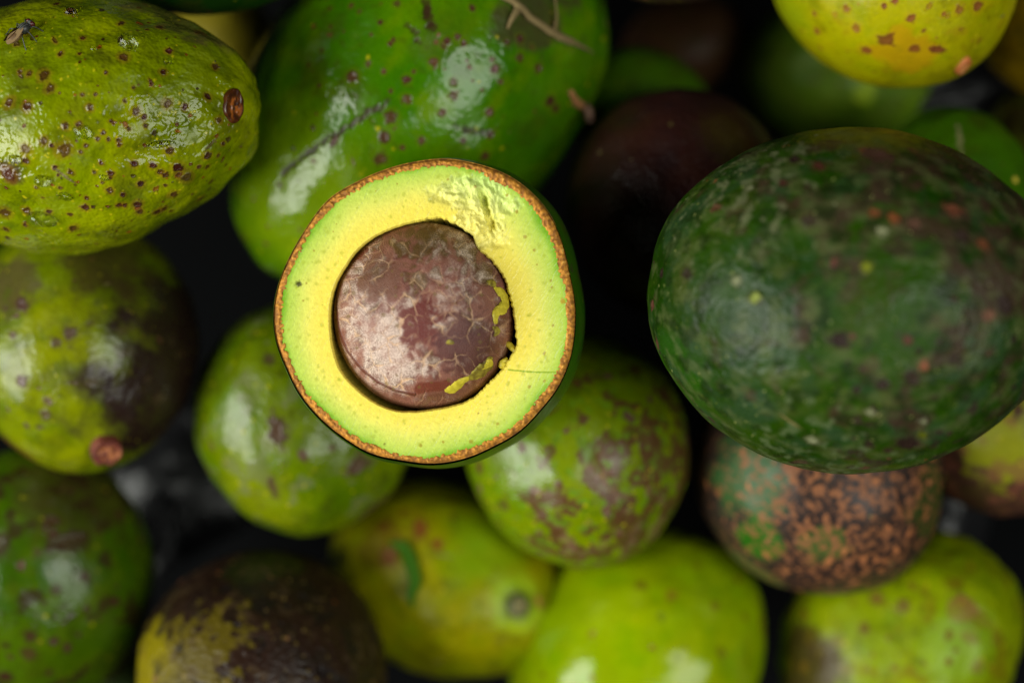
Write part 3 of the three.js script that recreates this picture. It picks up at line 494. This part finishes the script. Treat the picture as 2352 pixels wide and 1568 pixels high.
  const yel = Y(240, 220, 88), pal = Y(230, 226, 108), grn = Y(172, 202, 78), deep = Y(108, 166, 24), specks = [[630,182,5],[530,215,4],[868,160,7],[995,195,9],[1145,235,9],[1230,430,10],[1272,492,8],[1285,560,6],[345,370,4],[330,405,4],[240,495,6],[205,648,5],[190,728,6],[1190,310,10],[1125,400,5],[570,1400,7],[975,1388,10],[740,1405,9],[845,1390,7],[1100,1305,8],[1320,1105,8],[1250,1130,9],[1320,975,9],[1360,845,8],[1355,665,7],[1350,635,7],[1010,1255,5],[168,650,17],[1405,730,14]];
  P.each((x, y, z, k, c, h, r) => {
    const ph = Math.atan2(z, x), R = Math.hypot(x, z), ri = rIn0(ph), ro = rMid0(ph), t = (R - ri) / (ro - ri) + 0.22 * fbm(x * 70, 1, z * 70, 4);
    const n = fbm(x * 700, 2, z * 700, 3), g1 = sst(0.1, 0.7, t), g2 = sst(0.36, 1.05, t), g3 = sst(0.88, 1.06, t), m = Math.max(torn(x, z), torn2(x, z) * 0.8);
    for (let i = 0; i < 3; i++) { let v = mix(mix(mix(yel[i], pal[i], g1), grn[i], g2), deep[i], g3 * 0.9); v = mix(v, mix([0.78, 0.78, 0.3][i], [0.5, 0.66, 0.26][i], g2), m * 0.45); c[3 * k + i] = v * (1 + 0.13 * n); }
    const fib = N(x * 2400 + 9, z * 900, 4), kx = 0.86 * x + 0.5 * z, kz = -0.5 * x + 0.86 * z, drag = N(kx * 1900 + 2 * N(x * 200, 1, z * 200), 3, kz * 110); for (let i = 0; i < 3; i++) c[3 * k + i] *= 1 + 0.07 * drag;
    h[k] = 0.5 + 0.26 * n + 0.3 * drag + 0.12 * fib + 0.12 * N(x * 3000, 7, z * 3000); r[k] = 0.3 + 0.2 * n + 0.2 * m;
  });
  const near = (px, py, rad, fn) => { const X = cropX(px) * S, Z = cropY(py) * S, i0 = Math.round((X / W + 0.5) * T), j0 = Math.round((Z / W + 0.5) * T), m = Math.ceil(rad * 2.2 / W * T); for (let j = j0 - m; j <= j0 + m; j++) for (let i = i0 - m; i <= i0 + m; i++) { const k = j * T + i, x = P.p[3 * k], z = P.p[3 * k + 2], d = Math.hypot(x - X, z - Z) / rad * (1 + 0.6 * N(x * 1400, 3, z * 1400)); fn(d, k); } };
  for (const [x, y, rad] of specks) { const hole = rad > 12 && x < 300, dk = hole ? Y(36, 26, 12) : rad > 12 ? Y(186, 118, 24) : y > 1380 && x < 600 ? Y(84, 60, 24) : Y(150, 112, 24); near(x, y, rad * 0.4906 * S * 1.1, (d, k) => { P.lay(k, dk, (1 - sst(0.3, 1.2, d)) * (hole ? 0.9 : rr(0.5, 0.8))); if (hole) P.h[k] -= 0.4 * (1 - sst(0.2, 0.9, d)); }); }
  for (let i = 0; i < 130; i++) { const ph = rr(-Math.PI, Math.PI), t = rr(0.15, 0.97), R = mix(rIn0(ph), rMid0(ph), t) / S; near((Math.cos(ph) * R + fx - 602.9) / 0.4906, (Math.sin(ph) * R + fy - 333) / 0.4906, rr(0.0003, 0.0009), (d, k) => P.lay(k, Y(150, 160, 26), 0.4 * (1 - sst(0.2, 1.2, d)))); }
  for (let i = 0; i <= 150; i++) { const t = i / 150; near(mix(1150, 1385, t), 1052 + 12 * Math.sin(t * 2), 0.00028, (d, k) => { P.lay(k, Y(130, 160, 30), 0.3 * (1 - sst(0.4, 1.2, d))); P.h[k] = Math.max(0.05, P.h[k] - 0.03 * (1 - sst(0.4, 1.2, d))); }); }
  const [fm, fh] = P.maps();
  const fleshMat = new THREE.MeshPhysicalMaterial({ map: fm, bumpMap: fh, bumpScale: 0.00022, roughnessMap: fh, roughness: 1, ior: 1.42 });
  const CAV = 0.3;                                                                            // the first share of the rings lines the cavity
  grid(1000, 120, (ph, t) => {
    const [a, b] = cs(ph), ri = rIn(ph), ro = rMid(ph) + 0.0004;
    if (t < CAV) { const s = 1 - t / CAV, an = s * Math.PI / 2, r = ri * (s < 0.999 ? Math.cos(an) ** 0.55 : 0) * (1 + 0.05 * Math.sin(an * 2)), y = -0.0012 - 0.034 * Math.sin(an); return [a * r, y + 0.0005 * fbm(a * 9, y * 300, b * 9, 3), b * r]; }
    const q = (t - CAV) / (1 - CAV), r = mix(ri, ro, q), x = a * r, z = b * r; return [x, faceY(x, z, ph, q), z];
  }, fleshMat, 'flesh', root, uvf);
  // corky brown rind, crumbled along the cut
  const ra = Y(212, 142, 42), rb = Y(140, 88, 24), rc = Y(234, 184, 92);
  grid(1400, 16, (ph, t) => {
    const [a, b] = cs(ph), jig = 0.0007 * fbm(a * 60, b * 60, 2, 4) + 0.0014 * Math.max(0, N(a * 46, b * 46, 9) - 0.2), ri = rMid0(ph) - 0.0005 - jig, ro = rOut(ph) + 0.00005;
    const r = mix(ri, ro, t), x = a * r, z = b * r, hump = Math.sin(Math.min(1, t * 1.15 + 0.02) * Math.PI) ** 0.6;
    const cr = fbm(x * 900, 5, z * 900, 3), crumb = Math.abs(N(x * 480, 2, z * 480)) * 1.4;
    const y = -0.0006 + 0.00085 * hump * (0.75 + 1.1 * cr + 0.6 * crumb) - 0.0004 * sst(0.75, 1, t);
    const m = sst(-0.25, 0.3, cr + 0.3 * N(x * 300, 1, z * 300)), w = sst(0.16, 0.4, cr), d = 1 - 0.45 * sst(0.8, 1, t) * sst(-0.2, 0.2, N(x * 500, 8, z * 500));
    return [x, y, z, ...[0, 1, 2].map((i) => mix(mix(rb[i], ra[i], m), rc[i], w) * d)];
  }, new THREE.MeshStandardMaterial({ vertexColors: true, roughness: 0.75 }), 'rind', root);
  // outer skin below the cut, bulging and leaning before it closes at the blossom end
  const bodyAt = (ph, t) => {
    const [a, b] = cs(ph), s = t * Math.PI / 2, dpt = 0.077 * Math.sin(s * 0.995) ** 1.15, swell = 0.062 * Math.sin(Math.min(1, dpt / 0.034) * Math.PI) , R = (rOut(ph) + 0.0001) * (1 + swell) * Math.max(0, Math.cos(s)) ** 0.62 * (t > 0.999 ? 0 : 1);
    const lean = 0.0016 * sst(0, 0.018, dpt), lum = 1 + 0.012 * N(a * 2.4, dpt * 60, b * 2.4) * sst(0, 0.3, t);
    return [a * R * lum + lean, -0.0004 - dpt, b * R * lum + 0.0005];
  };
  const PS = new Paint(1200, 400, (u, v) => { const q = bodyAt(u * 2 * Math.PI - Math.PI, v); return [q[0] / 0.042, q[1] / 0.042, q[2] / 0.042]; });
  paintSkin(PS, { base: [Y(40, 92, 4), Y(58, 108, 6), Y(66, 96, 8)], R0: 0.042, rough: 0.3, rough2: 0.4, lents: 900, lentSize: 0.7, lent: Y(120, 134, 20), pebble: 0.16, scatter: [[110, 0.01, 0.04, [Y(60, 46, 30), Y(40, 34, 24)], null, 0.05]], mottle: [{ f: 5, t: 0.22, e: 0.06, col: Y(60, 52, 34), w: 0.6 }] }, () => ({ p: [0, 0, 0] }), 5);
  const [sm, sh] = PS.maps();
  grid(420, 140, bodyAt, new THREE.MeshPhysicalMaterial({ map: sm, bumpMap: sh, bumpScale: 0.0008, roughnessMap: sh, roughness: 1 }), 'skin', root, (q, u, v) => [u, v]);
  // the pit
  const pc = [cropX(750) * S, -0.0095, cropY(798) * S], prx = 434 * 0.4906 * S, prz = 444 * 0.4906 * S, pry = 0.0215;
  const pitAt = (ph, t) => { const th = t * Math.PI, a = Math.cos(ph) * Math.sin(th), b = Math.cos(th), d = Math.sin(ph) * Math.sin(th), g = 1 + 0.014 * N(a * 1.6 + 3, b * 1.6, d * 1.6) + 0.004 * N(a * 6, b * 6, d * 6); return [pc[0] + a * prx * g, pc[1] + b * pry * g, pc[2] + d * prz * g]; };
  const T2 = 900, PP = new Paint(T2, T2, (u, v) => [(u - 0.5) * 2.1, 0, (v - 0.5) * 2.1]);   // across the pit, in pit radii
  const q = (x, y) => [(x - 752) / 424, (y - 800) / 432];
  const seam = [[348, 660], [352, 760], [368, 870], [405, 960], [470, 1040], [545, 1100], [630, 1140], [715, 1158]].map((a) => q(...a)), red = [[745, 1132], [800, 1122], [860, 1118]].map((a) => q(...a)), red2 = [[385, 590], [430, 540], [490, 500]].map((a) => q(...a));
  const segd = (l, x, z) => { let m = 9; for (let i = 0; i + 1 < l.length; i++) { const [ax, az] = l[i], dx = l[i + 1][0] - ax, dz = l[i + 1][1] - az, t = Math.min(1, Math.max(0, ((x - ax) * dx + (z - az) * dz) / (dx * dx + dz * dz))); m = Math.min(m, Math.hypot(x - ax - t * dx, z - az - t * dz)); } return m; };
  const around = (x, z, px, py, rad) => { const [a, b] = q(px, py); return Math.hypot(x - a, z - b) / (rad / 424); };
  const c1 = Y(138, 88, 74), c2 = Y(96, 48, 40), pow = Y(214, 190, 176), olive = Y(92, 68, 26), redc = Y(96, 26, 18), vein = Y(216, 172, 132), cell = Y(84, 42, 40), tan = Y(140, 96, 70);
  const jit = (a, b, c) => { const h = Math.sin(a * 127.1 + b * 311.7 + c * 74.7) * 43758.5453; return h - Math.floor(h); };
  const worley = (x, z) => { const X = Math.floor(x), Z = Math.floor(z); let f1 = 9, f2 = 9; for (let a = -1; a < 2; a++) for (let b = -1; b < 2; b++) { const d = Math.hypot(X + a + jit(X + a, Z + b, 1) - x, Z + b + jit(X + a, Z + b, 2) - z); if (d < f1) { f2 = f1; f1 = d; } else if (d < f2) f2 = d; } return f2 - f1; };
  PP.each((x, y, z, k, c, h, r) => {
    const wx = x + 0.07 * N(x * 4, 1, z * 4) + 0.035 * N(x * 13, 7, z * 13), wz = z + 0.07 * N(x * 4, 4, z * 4) + 0.035 * N(x * 13, 9, z * 13), n1 = fbm(wx * 2.2 + 4, 1, wz * 2.2, 4), n2 = fbm(wx * 5, 3, wz * 5 + 2, 4), gr = N(x * 75, 2, z * 75) + 0.8 * N(x * 130, 6, z * 130);
    for (let i = 0; i < 3; i++) c[3 * k + i] = mix(c1[i], c2[i], sst(-0.2, 0.2, n2));
    const n3b = fbm(wx * 9 + 8, 2, wz * 9, 3), top = sst(0.9, 0.0, around(x, z, 800, 440, 420)) ; P.lay.call(PP, k, olive, 0.8 * sst(-0.1, 0.14, n2 + 0.5 * n3b + 0.35 * top - 0.2));
    // pale powder, grainy, in broad patches
    const bias = 0.36 * (1 - sst(0.2, 1, around(x, z, 560, 960, 330))) + 0.16 * (1 - sst(0.2, 1, around(x, z, 420, 700, 220))) + 0.2 * (1 - sst(0.2, 1, around(x, z, 940, 520, 260))) + 0.16 * (1 - sst(0.2, 1, around(x, z, 860, 780, 150))) - 0.1;
    const n3 = fbm(wx * 11 + 3, 6, wz * 11, 3), pw = sst(-0.12, 0.34, 0.6 * n1 + bias + 0.5 * n2 + 0.45 * n3); PP.lay(k, pow, pw * sst(-0.8, 0.9, gr + 0.3 * pw + 0.8 * n3) * 0.95);
    const dr = 1 - sst(0.55, 1.0, around(x, z, 740, 830, 125) + 1.3 * n2 + 0.9 * n3); PP.lay(k, redc, 0.92 * dr);
    const br = (1 - sst(0.7, 1.05, around(x, z, 960, 930, 140) + 0.9 * n2 + 0.7 * n3)); PP.lay(k, cell, 0.75 * br);
    const up = (1 - sst(0.6, 1.0, around(x, z, 560, 640, 120) + 1.2 * n2)); PP.lay(k, Y(92, 60, 40), 0.6 * up);
    // vein net
    const c3 = worley(wx * 5.2 + 0.25 * n2, wz * 5.2), c4 = worley(wx * 9 + 7, wz * 9), v = Math.max((1 - sst(0.01, 0.05 + 0.09 * sst(-0.3, 0.3, n2), c3)) * sst(-0.12, 0.14, 0.7 * n1 + 0.6 * n2 + 0.06), 0.6 * (1 - sst(0.02, 0.12, c4)) * sst(0.0, 0.2, fbm(x * 2 + 9, 5, z * 2, 3))) * (1 - 0.6 * top);
    PP.lay(k, vein, Math.max(0, Math.min(0.75, 0.7 * v * (0.7 + 2.2 * n3b))));
    const rim = Math.hypot(x, z); PP.lay(k, tan, 0.5 * sst(0.84, 0.95, rim + 0.2 * n2) * (z > -0.2 ? 1 : 0.3));
    const s = segd(seam, x, z) + 0.02 * n2, s2 = Math.min(segd(red, x, z) * 0.6, segd(red2, x, z) * 0.8) + 0.04 * n2; PP.lay(k, Y(92, 34, 18), 0.85 * (1 - sst(0.008, 0.022, s))); PP.lay(k, Y(104, 34, 20), 0.8 * (1 - sst(0.02, 0.04, s2)));
    for (let i = 0; i < 3; i++) c[3 * k + i] *= 1 + 0.34 * gr;
    h[k] = 0.5 + 0.08 * gr + 0.2 * n2 + 0.12 * v - 0.35 * (1 - sst(0.006, 0.02, s)); r[k] = 0.55 + 0.15 * pw;
  });
  for (let i = 0; i < 90; i++) { const a = rr(-0.8, 0.8), b = rr(-0.8, 0.8), rad = rr(0.008, 0.03), col = rnd() < 0.6 ? Y(110, 86, 40) : Y(96, 46, 30), i0 = Math.round((a / 2.1 + 0.5) * T2), j0 = Math.round((b / 2.1 + 0.5) * T2), m = Math.ceil(rad / 2.1 * T2 * 1.6); for (let j = j0 - m; j <= j0 + m; j++) for (let ii = i0 - m; ii <= i0 + m; ii++) { const k = j * T2 + ii, d = Math.hypot(PP.p[3 * k] - a, PP.p[3 * k + 2] - b) / rad * (1 + 0.5 * N(ii * 0.09, j * 0.09, i)); PP.lay(k, col, 0.6 * (1 - sst(0.5, 1.1, d))); } }
  const [pm, phm] = PP.maps();
  const pit = grid(220, 140, pitAt, new THREE.MeshPhysicalMaterial({ map: pm, bumpMap: phm, bumpScale: 0.001, roughnessMap: phm, roughness: 1 }), 'pit', root, (w) => [(w[0] - pc[0]) / prx / 2.1 + 0.5, (w[2] - pc[2]) / prz / 2.1 + 0.5]);
  // shreds of flesh left on the pit and hanging from the torn lip
  const pitY = (x, z) => { const a = (x - pc[0]) / prx, b = (z - pc[2]) / prz, d = a * a + b * b; return pc[1] + pry * Math.sqrt(Math.max(0, 1 - d)); };
  const shredMat = new THREE.MeshPhysicalMaterial({ vertexColors: true, roughness: 0.38, ior: 1.42 });
  const shred = (pts, wid, lift, flat = 0.55, level = null, col = [Y(226, 208, 66), Y(188, 172, 48)]) => {
    const cv = new THREE.CatmullRomCurve3(pts.map(([x, y]) => V(cropX(x) * S, 0, cropY(y) * S))), nl = 60, ns = 18, v = [], cl = [], idx = [], o = rnd() * 30;
    for (let i = 0; i <= nl; i++) {
      const t = i / nl, p = cv.getPoint(t), d = cv.getTangent(t), sx = -d.z, sz = d.x, tt = t * (wid.length - 1), wi = Math.min(wid.length - 2, Math.floor(tt)), w = mix(wid[wi], wid[wi + 1], tt - wi) * 0.4906 * S * Math.sin(Math.PI * Math.min(1, Math.max(0.0, t * 0.96 + 0.02))) ** 0.35;
      for (let j = 0; j < ns; j++) {
        const an = j / ns * 2 * Math.PI, k = 1 + 0.9 * fbm(p.x * 600 + Math.cos(an) * 1.1 + o, Math.sin(an) * 1.1, p.z * 600, 3), x = p.x + sx * Math.cos(an) * w * k, z = p.z + sz * Math.cos(an) * w * k;
        const y0 = level === null ? pitY(x, z) : mix(level[0], level[1], t), y = y0 + lift * S + Math.sin(an) * w * flat * k;
        v.push(x + off.x, y + off.y, z + off.z); const m = sst(-0.25, 0.35, fbm(x * 900, y * 900, z * 900 + o, 3)); cl.push(...[0, 1, 2].map((c) => mix(col[1][c], col[0][c], m)));
        if (i < nl) { const a = i * ns + j, b = i * ns + (j + 1) % ns; idx.push(a, b, a + ns, b, b + ns, a + ns); }
      }
    }
    const g = new THREE.BufferGeometry(); g.setAttribute('position', new THREE.Float32BufferAttribute(v, 3)); g.setAttribute('color', new THREE.Float32BufferAttribute(cl, 3)); g.setIndex(idx); g.computeVertexNormals();
    mesh('flesh_shred', g, shredMat, pit);
  };
  const smear = [Y(170, 156, 56), Y(108, 90, 36)];
  shred([[1085, 668], [1118, 690], [1138, 730], [1120, 765], [1095, 790], [1092, 838]], [16, 22, 18, 26, 20, 16], 3);
  shred([[1050, 640], [1078, 650], [1090, 665]], [14, 18, 10], 1, 0.5, null, smear);
  shred([[1080, 850], [1100, 870], [1085, 895]], [10, 14, 8], 1, 0.5, null, smear);
  shred([[1072, 990], [1050, 1035], [1000, 1075], [960, 1095]], [18, 30, 24, 14], 1, 0.4, null, smear);
  shred([[1060, 1000], [1062, 1020], [1030, 1050]], [12, 18, 8], 5);
  shred([[975, 1085], [930, 1110], [890, 1140], [855, 1150]], [12, 18, 22, 14], 1, 0.5);
  shred([[866, 926], [885, 922], [903, 930]], [10, 13, 9], 0, 0.5, null, smear);
  shred([[1118, 900], [1135, 925], [1160, 940], [1186, 968]], [10, 13, 14, 20], 0, 0.8, [-0.005, -0.0022]);
  shred([[1145, 995], [1128, 1020], [1118, 1048]], [10, 20, 16], 0, 0.8, [-0.002, -0.0022]);
  shred([[1075, 550], [1090, 560], [1100, 575]], [12, 18, 10], 0, 0.8, [-0.004, -0.003], smear);
  thing(root, 'cut_avocado', 'halved avocado with the brown pit still in its yellow-green flesh', 'avocado');
}

// ---------------------------------------------------------------- droplets on the wet avocado
const water = new THREE.MeshPhysicalMaterial({ color: 0xffffff, transmission: 1, thickness: 0.002, ior: 1.33, roughness: 0.02 });
function frameAt(host, px, py, ang) {                       // tangent frame on a skin: X along the photo angle, Y out of the skin
  const a = host.loc(px, py), b = host.loc(px + 22 * Math.cos(ang), py + 22 * Math.sin(ang)), n = a.n.clone(), x = b.at.clone().sub(a.at); x.addScaledVector(n, -x.dot(n)).normalize();
  return { at: a.at, m: new THREE.Matrix4().makeBasis(x, n, x.clone().cross(n)) };
}
for (const [px, py, l, w, ang, label] of [
  [96, 504, 34, 17, 0.1, 'long glassy droplet bead low on the flank of the wet spotted avocado'],
  [149, 449, 20, 11, 0.35, 'water droplet just above the long bead on the spotted avocado'],
  [101, 413, 21, 14, 0.3, 'water droplet shaped like a wedge beside the dry scab on the spotted avocado'],
  [187, 304, 24, 14, 0.4, 'flat water droplet between dark spots at the middle of the spotted avocado'],
  [236, 409, 13, 7, 0.1, 'tiny water droplet beside two dark dots on the spotted avocado'],
  [36, 367, 17, 11, 0.1, 'water droplet against a large dark spot in the sheen of the spotted avocado'],
  [292, 101, 23, 20, 0.5, 'round dark water droplet on the shaded shoulder of the spotted avocado'],
  [161, 27, 18, 10, 0.2, 'water droplet near the ridge behind the fly'],
  [215, 114, 8, 6, 0.3, 'very small water bead right of the drip mark below the fly'],
  [388, 142, 11, 8, 0.4, 'small water bead near the round droplet towards the stem'],
  [368, 330, 30, 8, -0.12, 'thin streak of water in the crease leading to the stem scar'],
]) {
  const f = frameAt(A, px, py, ang), nu = 40, nv = 12, v = [], idx = [], o = rnd() * 20;
  for (let j = 0; j <= nv; j++) for (let i = 0; i < nu; i++) {
    const ph = i / nu * 2 * Math.PI, th = j / nv * Math.PI, k = 1 + 0.3 * N(Math.cos(ph) * 1.3 + o, Math.sin(ph) * 1.3, 1), s = Math.sin(th), y = Math.cos(th);
    v.push(Math.cos(ph) * s * l * S * k, (y > 0 ? y * w * (l > 22 && w > 15 ? 1.25 : 1) : y * w * 0.35) * S, Math.sin(ph) * s * w * S * k);
    if (j < nv) { const a = j * nu + i, b = j * nu + (i + 1) % nu; idx.push(a, b, a + nu, b, b + nu, a + nu); }
  }
  const g = new THREE.BufferGeometry(); g.setAttribute('position', new THREE.Float32BufferAttribute(v, 3)); g.setIndex(idx); g.computeVertexNormals();
  if (g.attributes.normal.getY(nu * 2) < 0) { idx.reverse(); g.setIndex(idx); g.computeVertexNormals(); }
  g.applyMatrix4(f.m);
  const m = mesh('drop', g, water); m.position.copy(f.at); thing(m, 'water_droplet', label, 'droplet', 'water droplets on the spotted avocado');
}

// ---------------------------------------------------------------- the fly
{
  const f = frameAt(A, 56, 82, Math.atan2(50 - 97, 72 - 16)), root = new THREE.Group(); root.position.copy(f.at); root.setRotationFromMatrix(f.m);
  const mm = 0.00115, body = (r, n = 24) => new THREE.SphereGeometry(1, n, n).scale(...r);
  const dark = new THREE.MeshPhysicalMaterial({ color: new THREE.Color().setRGB(0.03, 0.032, 0.03), roughness: 0.4 }), grey = new THREE.MeshStandardMaterial({ color: new THREE.Color().setRGB(0.09, 0.095, 0.085), roughness: 0.6 }), eyeM = new THREE.MeshPhysicalMaterial({ color: new THREE.Color().setRGB(0.06, 0.006, 0.006), roughness: 0.35 });
  const brown = new THREE.MeshStandardMaterial({ color: new THREE.Color().setRGB(0.16, 0.09, 0.04), roughness: 0.5 });
  const wingM = new THREE.MeshPhysicalMaterial({ color: new THREE.Color().setRGB(0.5, 0.34, 0.17), roughness: 0.3, transmission: 0.5, thickness: 0 });
  mesh('thorax', body([1.55 * mm, 1.25 * mm, 1.3 * mm]).translate(0.9 * mm, 2.0 * mm, 0), dark, root);
  for (const z of [-0.55, 0, 0.55]) mesh('thorax_stripe', new THREE.TubeGeometry(new THREE.CatmullRomCurve3([V(-0.4 * mm, 2.95 * mm, z * mm), V(0.9 * mm, 3.27 * mm - Math.abs(z) * 0.16 * mm, z * mm), V(2.0 * mm, 2.85 * mm, z * 0.8 * mm)]), 12, 0.12 * mm, 6), grey, root);
  mesh('abdomen', body([2.2 * mm, 1.15 * mm, 1.35 * mm]).translate(-2.2 * mm, 1.7 * mm, 0), brown, root);
  const head = mesh('head', body([0.75 * mm, 0.95 * mm, 1.15 * mm]).translate(2.9 * mm, 1.9 * mm, 0), grey, root);
  for (const s of [-1, 1]) mesh('eye', body([0.62 * mm, 0.82 * mm, 0.6 * mm]).translate(3.0 * mm, 2.15 * mm, s * 0.78 * mm), eyeM, head);
  for (const s of [-1, 1]) {
    const sh = new THREE.Shape(); sh.moveTo(0, 0); sh.bezierCurveTo(-1.2 * mm, 0.9 * mm, -3.6 * mm, 1.6 * mm, -5.4 * mm, 0.9 * mm); sh.bezierCurveTo(-6.0 * mm, 0.2 * mm, -5.0 * mm, -0.7 * mm, -3.4 * mm, -0.8 * mm); sh.bezierCurveTo(-2 * mm, -0.8 * mm, -0.7 * mm, -0.5 * mm, 0, 0);
    const g = new THREE.ExtrudeGeometry(sh, { depth: 0.04 * mm, bevelEnabled: false, curveSegments: 16 }); g.rotateX(Math.PI / 2); if (s < 0) g.scale(1, 1, -1); g.rotateX(s * 0.35); g.rotateY(-s * 0.1); g.rotateZ(0.14); g.translate(0.6 * mm, 3.05 * mm, s * 0.75 * mm);
    mesh('wing', g, wingM, root);
    for (const [x, reach, out] of [[1.9, 2.2, 2.4], [0.7, 0.1, 3.6], [-0.4, -2.2, 3.4]]) {
      const c = new THREE.CatmullRomCurve3([V(x * mm, 1.5 * mm, s * 0.8 * mm), V((x + reach * 0.35) * mm, 2.3 * mm, s * (0.8 + out * 0.4) * mm), V((x + reach * 0.8) * mm, 0.7 * mm, s * (0.8 + out * 0.8) * mm), V((x + reach) * mm, -0.1 * mm, s * (0.8 + out) * mm)]);
      mesh('leg', new THREE.TubeGeometry(c, 24, 0.13 * mm, 6), dark, root);
    }
  }
  thing(root, 'fly', 'small grey fly with red eyes and amber wings on the spotted avocado', 'fly');
}

// ---------------------------------------------------------------- plant scraps lying on the pile
function tapered(pts, radii, mat, name, parent, o = 1) {
  const cv = new THREE.CatmullRomCurve3(pts), n = 60, s = 10, fr = cv.computeFrenetFrames(n), v = [], idx = [];
  for (let i = 0; i <= n; i++) { const t = i / n, p = cv.getPointAt(t), tt = t * (radii.length - 1), k = Math.min(radii.length - 2, Math.floor(tt)), r = mix(radii[k], radii[k + 1], tt - k) * S; for (let j = 0; j < s; j++) { const a = j / s * 2 * Math.PI, w = r * (1 + 0.4 * N(t * 14 + o, Math.cos(a), Math.sin(a))) * (i === 0 || i === n ? 0.05 : 1), q = p.clone().addScaledVector(fr.normals[i], Math.cos(a) * w).addScaledVector(fr.binormals[i], Math.sin(a) * w); v.push(q.x, q.y, q.z); if (i < n) { const x = i * s + j, y = i * s + (j + 1) % s; idx.push(x, y, x + s, y, y + s, x + s); } } }
  const g = new THREE.BufferGeometry(); g.setAttribute('position', new THREE.Float32BufferAttribute(v, 3)); g.setIndex(idx); g.computeVertexNormals();
  return mesh(name, g, mat, parent);
}
{
  const tanM = new THREE.MeshStandardMaterial({ color: new THREE.Color().setRGB(0.17, 0.12, 0.045), roughness: 0.9 }), rust = new THREE.MeshStandardMaterial({ color: new THREE.Color().setRGB(0.34, 0.15, 0.05), roughness: 0.8 });
  const onB = (px, py, lift) => { const h = B.loc(px, py); return h.at.clone().addScaledVector(h.n, lift * S); };
  const o0 = onB(1210, 20, 0), R = new THREE.Group(); R.position.copy(o0);
  const rel = (l) => l.map((p) => p.clone().sub(o0));
  tapered(rel([onB(1120, -20, 10), onB(1165, 5, 14), onB(1215, 45, 12), onB(1265, 78, 10), onB(1320, 105, 9), onB(1358, 122, 6)]), [7, 9, 8, 11, 5, 2], tanM, 'stalk', R, 3);
  tapered(rel([onB(1262, 76, 12), onB(1268, 45, 18), onB(1262, 5, 20), onB(1262, -20, 20)]), [6, 3, 2.5, 2], tanM, 'side_twig', R, 7);
  tapered(rel([onB(1190, 25, 12), onB(1172, 42, 16), onB(1168, 66, 8)]), [9, 7, 3], tanM, 'side_twig', R, 9);
  thing(R, 'dry_stalk', 'dry tan forked stalk lying across the scratched green avocado', 'stalk');
  const chip = onB(1322, 232, 4), m = tapered([onB(1306, 212, 6), chip, onB(1338, 248, 6)].map((p) => p.clone().sub(chip)), [7, 12, 8], rust, 'husk', null, 12); m.position.copy(chip);
  thing(m, 'dry_husk', 'rust coloured dry husk scrap at the edge of the scratched green avocado', 'plant scrap');
  const h2 = at(1352, 256, 0.06), m2 = tapered([at(1344, 238, 0.062), h2, at(1354, 276, 0.064)].map((p) => p.clone().sub(h2)), [7, 12, 9], new THREE.MeshStandardMaterial({ color: new THREE.Color().setRGB(0.16, 0.085, 0.055), roughness: 0.8 }), 'husk', null, 15); m2.position.copy(h2);
  thing(m2, 'dry_husk', 'brown dry bud next to the rust coloured husk scrap', 'plant scrap');
  // leaf scrap on the mustard avocado
  const spine = [[902, 1246], [930, 1256], [950, 1285], [954, 1330], [950, 1368], [946, 1396]], wd = [3, 15, 16, 14, 10, 2], lc = new THREE.CatmullRomCurve3(spine.map(([x, y]) => { const h = K.loc(x, y); return h.at.clone().addScaledVector(h.n, 10 * S); })), o = lc.getPoint(0.5), v = [], idx = [], n = 40;
  for (let i = 0; i <= n; i++) for (let j = 0; j < 8; j++) { const t = i / n, p = lc.getPoint(t), d = lc.getTangent(t), side = d.clone().cross(V(0, 1, 0)).normalize(), tt = t * 5, k = Math.min(4, Math.floor(tt)), w = mix(wd[k], wd[k + 1], tt - k) * S * 1.2, a = j / 8 * 2 * Math.PI, q = p.clone().addScaledVector(side, Math.cos(a) * w).add(V(0, Math.abs(Math.cos(a)) * w * 0.35 + Math.sin(a) * 1.4 * S, 0)).sub(o); v.push(q.x, q.y, q.z); if (i < n) { const x = i * 8 + j, y = i * 8 + (j + 1) % 8; idx.push(x, y, x + 8, y, y + 8, x + 8); } }
  const g = new THREE.BufferGeometry(); g.setAttribute('position', new THREE.Float32BufferAttribute(v, 3)); g.setIndex(idx); g.computeVertexNormals();
  const leaf = mesh('leaf', g, new THREE.MeshPhysicalMaterial({ color: new THREE.Color().setRGB(0.035, 0.12, 0.002), roughness: 0.8, specularIntensity: 0.4 })); leaf.position.copy(o);
  thing(leaf, 'leaf_scrap', 'curved green leaf scrap lying on the mustard yellow avocado', 'leaf');
}
renderer.render(scene, camera);
